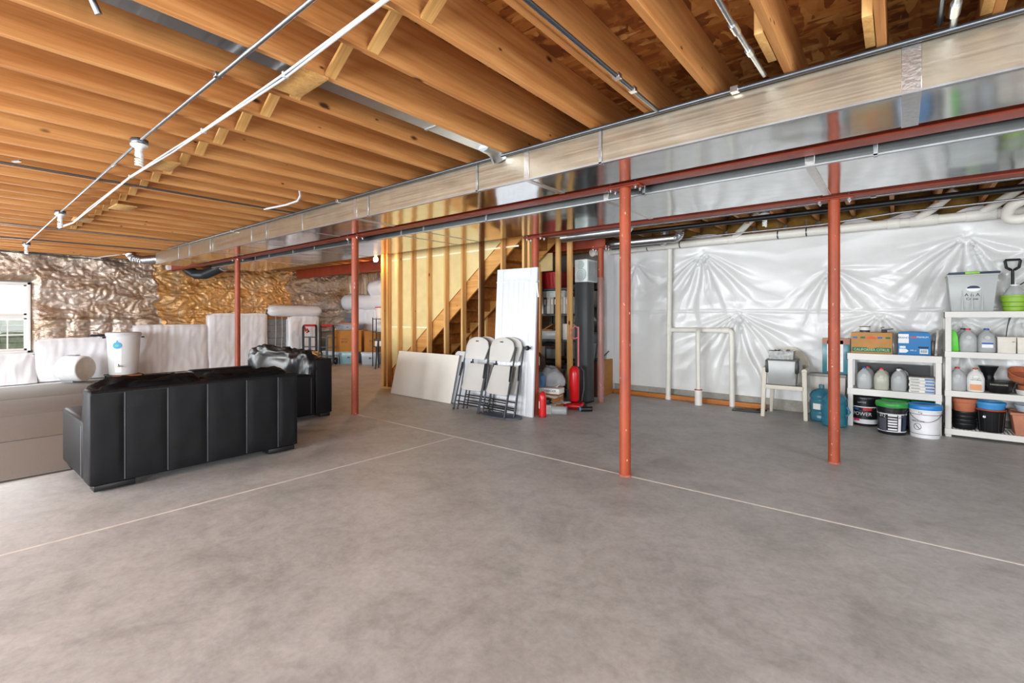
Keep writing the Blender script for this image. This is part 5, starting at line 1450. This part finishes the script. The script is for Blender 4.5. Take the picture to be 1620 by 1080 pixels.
# --- jugs
def gallon(label, loc, capm, body, rz=0, group='gallon water jugs on the white shelves', sc=1.0):
    t = thing('gallon_jug', label, 'jug', loc, rz, group); t.scale = (sc, sc, sc)
    MB().lathe([(.0, 0), (.066, 0), (.074, .012), (.076, .10), (.075, .15), (.064, .19), (.042, .222), (.024, .236), (.020, .250), (.0, .250)], n=28, sq=2.9).build('bottle', body, t)
    MB().lathe([(.0225, .238), (.0225, .262), (.020, .265), (.0, .265)], n=18).build('cap', capm, t)
    MB().tube([(.03, .045, .225), (.055, .062, .20), (.066, .07, .15), (.055, .06, .10)], [.010, .012, .012, .008], 8).build('handle', body, t)
    d_ = MB().lathe([(.026, -.003), (.022, -.006), (.0, -.0045)], (.0, -.072, .165), 18, 'y').build('dimple', body, t)
    return t
CLEARJ = m_clear('milky_jug', '#d9dcdd', .55, .3)
CREAMJ = m_clear('cream_jug', '#d6d6c8', .65, .3)
CB, CR, CW, CD = mat('cap_navy', '#27549c', .4), mat('cap_red', '#c9222b', .4), mat('cap_white', '#e2e2e2', .4), mat('cap_dark', '#2a2a3a', .4)
gallon('gallon jug with a blue cap on the low white shelf', (-.345, 7.47, Z2), CB, CLEARJ)
gallon('gallon jug with a red cap on the low white shelf', (-.175, 7.47, Z2), CR, CREAMJ)
gallon('gallon jug with a white cap, third on the low white shelf', (-.01, 7.47, Z2), CW, CLEARJ)
gallon('gallon jug with a red cap behind the blue-capped one', (-.32, 7.65, Z2), CR, CLEARJ, 12)
gallon('gallon jug behind the white-capped one', (.005, 7.65, Z2), CD, CLEARJ, -9)
item(MB().bb(-.36, .36, -.01, .01, 0, .30), 'dark_backboard', mat('dark_panel', '#262628', .5), 'dark panel standing behind the jugs on the low white shelf', 'panel', (-.07, 7.735, Z2), 0)
for i in range(5):
    z = Z2 + i * .036
    t = thing('paper_pad', ['lowest', 'second', 'third', 'fourth', 'topmost'][i] + ' white printed packet in the stack beside the jugs', 'packet', (.20 + .004 * (i % 2), 7.52, z), [0, 1, -1, .5, -.6][i], 'stacked packets on the low white shelf')
    MB().bb(-.115, .115, -.12, .12, 0, .034).build('packet', PAPER, t, bevel=.003)
    MB().bb(.03, .112, -.1212, -.1203, .006, .026).build('blue_print', mat('soft_blue', '#5c86b8', .6), t)
    MB().bb(-.10, -.02, -.1212, -.1203, .010, .020).build('grey_print', GREYP, t)
# --- buckets on the floor
def bucket(label, loc, body, lidm, face, rz=0, handle=True):
    t = thing('paint_bucket', label, 'bucket', loc, rz, 'buckets under the low white shelf')
    MB().lathe([(.0, 0), (.128, 0), (.131, .01), (.142, .30), (.149, .305), (.149, .335), (.146, .345), (.0, .345)], n=36).build('pail', body, t)
    MB().lathe([(.152, .318), (.155, .33), (.155, .362), (.149, .370), (.138, .370), (.134, .362), (.0, .362)], n=36).build('lid', lidm, t)
    if handle:
        pts = [(.150 * math.cos(R(a)), .150 * math.sin(R(a)), .285 - .10 * math.sin(R((a + 165) * 180 / 150))) for a in range(-165, -14, 10)]
        MB().tube(pts, .0028, 6).build('wire_handle', BOLT, t)
    face(t)
    return t
def zr(z): return .131 + (z - .01) / .29 * .011
def band(t, z0, z1, mtl, off=.0008, name='label_band'):
    return MB().lathe([(zr(z0) + off, z0), (zr(z1) + off, z1)], n=36).build(name, mtl, t)
LW = mat('label_gloss', '#e6e6ea', .35); MAG = mat('magenta_print', '#d23a66', .5); SLATE = mat('slate_print', '#4a4c58', .5); RP = mat('red_print', '#d0303a', .5)
def f1(t):
    band(t, .04, .25, BLACK); band(t, .03, .085, LW, .0014); band(t, .232, .245, LW, .0014)
    a0 = -100
    patch_on(.07, .03, zr(.07), a0 - 26, .075, MAG, t, 'magenta_patch', off=.003, slope=.038); patch_on(.09, .035, zr(.21), a0 + 24, .212, RP, t, 'red_patch', off=.003, slope=.038)
    patch_on(.06, .03, zr(.21), a0 - 26, .21, BLUEINK, t, 'blue_patch', off=.003, slope=.038)
    text_on('POWER', .062, (0, 0, .150), LW, t, wrap=zr(.15) + .002, a0=a0, sx=.95); text_on('CAVES', .03, (0, 0, .30), LW, t, wrap=.143, a0=a0)
def f2(t):
    band(t, .035, .045, LW, .0014); band(t, .235, .245, LW, .0014); a0 = -98
    patch_on(.085, .15, zr(.13), a0 - 30, .115, SLATE, t, 'grey_panel', off=.002, slope=.038)
    for i, z in enumerate((.225, .19, .16, .13, .10, .065)): patch_on(.085, .018, zr(z), a0 + 12, z, LW, t, 'text_line', off=.002, slope=.038)
    patch_on(.03, .19, zr(.14), a0 + 40, .14, LW, t, 'white_bar', off=.002, slope=.038); patch_on(.05, .18, zr(.14), a0 + 64, .14, mat('navy_print', '#22384f', .5), t, 'navy_panel', off=.002, slope=.038)
    text_on('812', .045, (0, 0, .215), LW, t, wrap=zr(.215) + .002, a0=a0 - 28)
def f3(t):
    band(t, .0, .29, LW, .001); band(t, .04, .045, INK, .0022); band(t, .262, .267, INK, .0022); a0 = -100
    text_on('TERRAZZO', .026, (0, 0, .185), INK, t, wrap=zr(.18) + .002, a0=a0 - 20)
    ring = MB(); r = zr(.12) + .0035
    pts = [(r * math.cos(R(a0 - 20) + .036 * math.cos(q) / r), r * math.sin(R(a0 - 20) + .036 * math.cos(q) / r), .125 + .036 * math.sin(q)) for q in [2 * math.pi * i / 26 for i in range(26)]]
    ring.tube(pts, .0022, 5, closed=True); ring.tube([(r * math.cos(R(a0 - 20) - .02 / r), r * math.sin(R(a0 - 20) - .02 / r), .148), (r * math.cos(R(a0 - 20) + .02 / r), r * math.sin(R(a0 - 20) + .02 / r), .102)], .003, 5)
    ring.build('no_sign', INK, t); text_on('9 kg', .022, (0, 0, .285), INK, t, wrap=.144, a0=a0 - 8)
BKP = mat('pail_black', '#17181a', .35)
LG = mat('lid_green', '#2f9a3f', .35); LB = mat('lid_blue', '#2b86d3', .35)
bucket('black bucket with a magenta and red label under the low shelf', (-.345, 7.56, 0), BKP, BKP, f1)
bucket('black bucket with a green lid and white text panels', (-.073, 7.20, 0), BKP, LG, f2)
bucket('white bucket with a blue lid in front of the low shelf', (.225, 7.235, 0), LW, LB, f3)
def f0(t): band(t, .05, .24, SLATE)
bucket('black bucket with a green lid behind the white one', (.25, 7.585, 0), BKP, LG, f0, handle=False).scale = (.92, .92, .98)
bucket('black bucket with a green lid behind the two front buckets', (-.04, 7.585, 0), BKP, LG, f0, handle=False).scale = (.92, .92, .98)

# --- tall shelf: top deck
T1, T2, T3, T4 = 1.428, .973, .528, .092
t = thing('storage_tote', 'large grey tote with a navy and lime lid on the tall white shelf', 'tote', (.635, 7.60, T1))
GT = m_clear('grey_tote', '#c3c7c6', .8, .35)
open_bin(.415, .32, .42, .006, .82).build('tote_body', GT, t, bevel=.012)
MB().bb(-.215, .215, -.165, .165, .405, .425).build('rim', GT, t, bevel=.006)
MB().bb(-.20, .225, -.172, .17, .425, .448).build('lid', mat('navy_lid', '#22304f', .4), t, bevel=.008)
MB().bb(-.06, .06, -.178, -.165, .425, .452).build('lid_latch', mat('lime', '#8fc63d', .4), t, bevel=.004)
for x in (-.09, .0, .09): MB().box((x * .9, -.148, .20), (.010, .006, .36), rotm(-4.2, 0, 0)).build('rib', GT, t)
lab = thing_ = MB().prism([(.06 * math.cos(2 * math.pi * i / 24) + .01, .036 * math.sin(2 * math.pi * i / 24)) for i in range(24)], -.003, .0, 'y').build('oval_badge', LW, t); lab.location = (0, -.152, .262); lab.rotation_euler.x = R(-4.2)
nb = MB().prism([(.056 * math.cos(math.pi * i / 12) + .01, .033 * math.sin(math.pi * i / 12)) for i in range(13)], -.0045, -.003, 'y').build('navy_half', mat('navy', '#24304a', .5), lab)
a_ = text_on('A & A', .05, (.0, -.1475, .19), INK, t, rx=86); b_ = text_on('Crane', .04, (.0, -.1445, .145), INK, t, rx=86)
t = thing('green_pail', 'lime collapsible pail at the top right of the tall white shelf', 'pail', (.985, 7.60, T1))
LIME = mat('lime_soft', '#8fb83a', .45)
MB().lathe([(.0, 0), (.085, 0), (.092, .05), (.098, .055), (.098, .10), (.106, .105), (.108, .155), (.115, .16), (.118, .18), (.10, .18), (.09, .02), (.0, .015)], n=28).build('pail_body', LIME, t)
MB().lathe([(.099, .052), (.102, .058)], n=28).lathe([(.108, .102), (.111, .108)], n=28).build('fold_ring', mat('dark_lime', '#5e8a25', .5), t)
t = thing('clear_funnel', 'clear jug upside down in the lime pail', 'funnel', (.985, 7.60, T1 + .10))
MB().lathe([(.088, .0), (.088, .085), (.06, .15), (.035, .175), (.032, .20), (.0, .20)], n=24).build('cone', CLEARJ, t); MB().lathe([(.034, .185), (.036, .198)], n=18).build('neck_ring', WHITE, t)
t = thing('black_hand_shovel', 'black shovel handle with a D grip standing behind the lime pail', 'shovel', (.99, 7.74, T1))
MB().tube([(0, 0, 0), (0, 0, .475)], .014, 10).build('shaft', BLACKM, t)
MB().tube([(-.012, 0, .47), (-.05, 0, .50), (-.06, 0, .57), (-.05, 0, .585), (.05, 0, .585), (.06, 0, .57), (.05, 0, .50), (.012, 0, .47)], .015, 8).build('d_grip', BLACKM, t)
MB().tube([(.05, -.06, .30), (.12, -.1, .36)], .006, 6).build('wire', BLACK, t)
# second deck
item(MB().prism([(-.035, 0), (.04, 0), (.03, .16), (.01, .235), (-.035, .25)], -.06, .06, 'y'), 'green_bag', mat('neon_green', '#5fcf3a', .4), 'bright green packet at the left of the tall shelf', 'packet', (.492, 7.53, T2), 0, bevel=.012)
gallon('clear gallon jug with a red cap on the upper tall shelf', (.605, 7.50, T2), CR, CLEARJ)
gallon('clear gallon jug with a dark cap behind the red-capped one', (.575, 7.66, T2), CD, CLEARJ, 8)
j = gallon('clear gallon jug with a blue and white label', (.755, 7.50, T2), CB, CLEARJ)
MB().bb(-.045, .045, -.0795, -.0775, .055, .115).build('printed_label', LW, j); MB().bb(-.045, .045, -.0802, -.0795, .092, .113).build('blue_stripe', BLUEINK, j)
gallon('clear gallon jug behind the labelled one', (.77, 7.67, T2), CB, CLEARJ, -6)
for (x, lab) in ((.905, 'white square canister, left of two on the tall shelf'), (1.055, 'white square canister, right of two on the tall shelf')):
    t = thing('canister', lab, 'canister', (x, 7.50, T2), 0, 'white canisters on the tall shelf')
    open_bin(.142, .16, .175, .004, .97).build('canister_body', mat('ivory_canister', '#dcd7cb', .45), t, bevel=.006); MB().bb(-.074, .074, -.083, .083, .165, .178).build('lid', mat('ivory_canister', '#dcd7cb', .45), t, bevel=.004); MB().bb(.04, .06, -.085, -.082, .12, .13).build('tab', GREYP, t)
t = thing('black_stick', 'thin black stick leaning up from the left canister', 'stick', (.885, 7.62, T2))
MB().tube([(.02, 0, .0), (.05, 0, .30), (.07, 0, .39)], [.004, .005, .009], 6).build('stick', BLACK, t); MB().cyl((.072, 0, .385), (.074, 0, .41), .010, n=8).build('tip', BLACK, t)
# third deck
gallon('clear gallon jug with a red cap on the lower tall shelf', (.515, 7.50, T3), CR, CLEARJ)
j = gallon('white detergent jug with an orange cap and orange picture', (.665, 7.50, T3), mat('cap_orange', '#b5522c', .4), mat('jug_white', '#e3e3e0', .4), 0)
j['group'] = 'detergent jug'; del j['group']
MB().bb(-.05, .045, -.0800, -.0775, .02, .085).build('orange_picture', mat('peach_print', '#dd9a6a', .5), j); text_on('NATURAL', .02, (-.0, -.0795, .135), GREENINK, j); text_on('sweet & simple', .012, (-.0, -.0795, .155), INK, j)
t = thing('black_planter', 'wide black bowl planter on the lower tall shelf', 'planter', (.862, 7.53, T3))
MB().lathe([(.0, 0), (.08, 0), (.088, .02), (.115, .09), (.12, .125), (.112, .13), (.09, .06), (.0, .04)], n=28).build('bowl', BKP, t); text_on('GARDENWARE', .022, (0, 0, .095), mat('gold_print', '#b9b39a', .5), t, wrap=.116, a0=-100)
MB().lathe([(.121, .115), (.123, .128)], n=28).build('lip', BLACK, t)
t = thing('black_vase', 'flared black pot behind the bowl planter', 'pot', (.79, 7.70, T3))
MB().lathe([(.0, 0), (.055, 0), (.06, .02), (.045, .16), (.05, .19), (.085, .275), (.082, .28), (.045, .2), (.0, .19)], n=24).build('pot', BKP, t); MB().lathe([(.083, .268), (.087, .28)], n=24).build('lip', BLACK, t)
t = thing('terracotta_dish', 'shallow terracotta dish on a white plate at the right of the tall shelf', 'dish', (1.115, 7.53, T3))
MB().lathe([(.0, 0), (.12, 0), (.132, .05), (.128, .052), (.0, .02)], n=28).build('plate', PAPER, t); MB().lathe([(.0, .052), (.112, .052), (.118, .10), (.111, .10), (.104, .06), (.0, .06)], n=28).build('dish', TERRA, t)
t = thing('terracotta_dish', 'tilted terracotta dish behind the bowl planter', 'dish', (1.05, 7.68, T3 + .02))
o = MB().lathe([(.0, 0), (.11, 0), (.12, .07), (.127, .075), (.115, .08), (.1, .02), (.0, .015)], n=24).build('dish', TERRA, t); o.rotation_euler = (R(28), R(8), 0); o.location.z = .14; MB().bb(-.08, .08, -.05, .08, -.02, .10).build('stand', BKP, t)
t = thing('black_tool', 'black camera-like gadget on the terracotta dish', 'gadget', (1.11, 7.50, T3 + .062))
MB().lathe([(.0, 0), (.045, 0), (.045, .05), (.03, .07), (.0, .07)], n=18).build('base', BLACK, t); MB().cyl((0, 0, .06), (.0, 0, .16), .016, n=10).build('post', BLACK, t); MB().lathe([(.026, -.05), (.026, -.045), (.0, -.046)], (0, 0, .025), 16, 'y').build('dial', GREYP, t)
# bottom deck
t = thing('pot_stack', 'terracotta pot on a stack of black nursery pots, bottom of the tall shelf', 'pots', (.575, 7.54, T4))
for i in range(4): MB().lathe([(.0, .0), (.095, .0), (.100, .01), (.106, .05), (.112, .055), (.112, .068), (.0, .066)], (0, 0, .045 * i), 24).build('nursery_pot', BKP, t)
MB().lathe([(.0, .19), (.09, .19), (.105, .30), (.116, .305), (.118, .345), (.108, .345), (.1, .25), (.0, .21)], n=26).build('terracotta_pot', TERRA, t)
t = thing('black_pot', 'black ribbed pot holding blue and red pots', 'pot', (.79, 7.52, T4))
MB().lathe([(.0, 0), (.098, 0), (.102, .01), (.118, .22), (.122, .235), (.112, .235), (.09, .02), (.0, .015)], n=28).build('pot', BKP, t)
MB().lathe([(.0, .20), (.105, .20), (.122, .236), (.13, .24), (.13, .255), (.0, .25)], n=28).build('red_pot', mat('brick_pot', '#a4452f', .6), t)
MB().lathe([(.0, .25), (.108, .25), (.118, .30), (.126, .303), (.126, .33), (.115, .33), (.105, .27), (.0, .26)], n=28).build('blue_pot', mat('sky_blue', '#3f93cf', .45), t)
for i in range(12): a = 2 * math.pi * i / 12; MB().tube([(.104 * math.cos(a), .104 * math.sin(a), .015), (.119 * math.cos(a), .119 * math.sin(a), .22)], .004, 5).build('rib', BKP, t)
MB().lathe([(.014, -.122), (.0, -.124)], (-.06, .02, .17), 12, 'y').build('sticker', LW, t)
t = thing('square_planter', 'square terracotta-coloured planter at the lower right of the tall shelf', 'planter', (1.09, 7.53, T4))
open_bin(.30, .26, .24, .010, .78).build('planter_body', mat('pink_terracotta', '#b97b61', .7), t, bevel=.012)
for s in (-1, 1): MB().bb(-.165, .165, s * .135 - .012, s * .135 + .012, .22, .25).bb(s * .15 - .012, s * .15 + .012, -.145, .145, .22, .25).build('rim', mat('pink_terracotta', '#b97b61', .7), t, bevel=.008)
item(MB().lathe([(.0, 0), (.10, 0), (.13, .07), (.125, .07), (.09, .01), (.0, .008)], n=24), 'pale_basin', mat('pale_blue_basin', '#b9c4cf', .5), 'pale blue basin nested above the square planter', 'basin', (1.10, 7.54, T4 + .252))
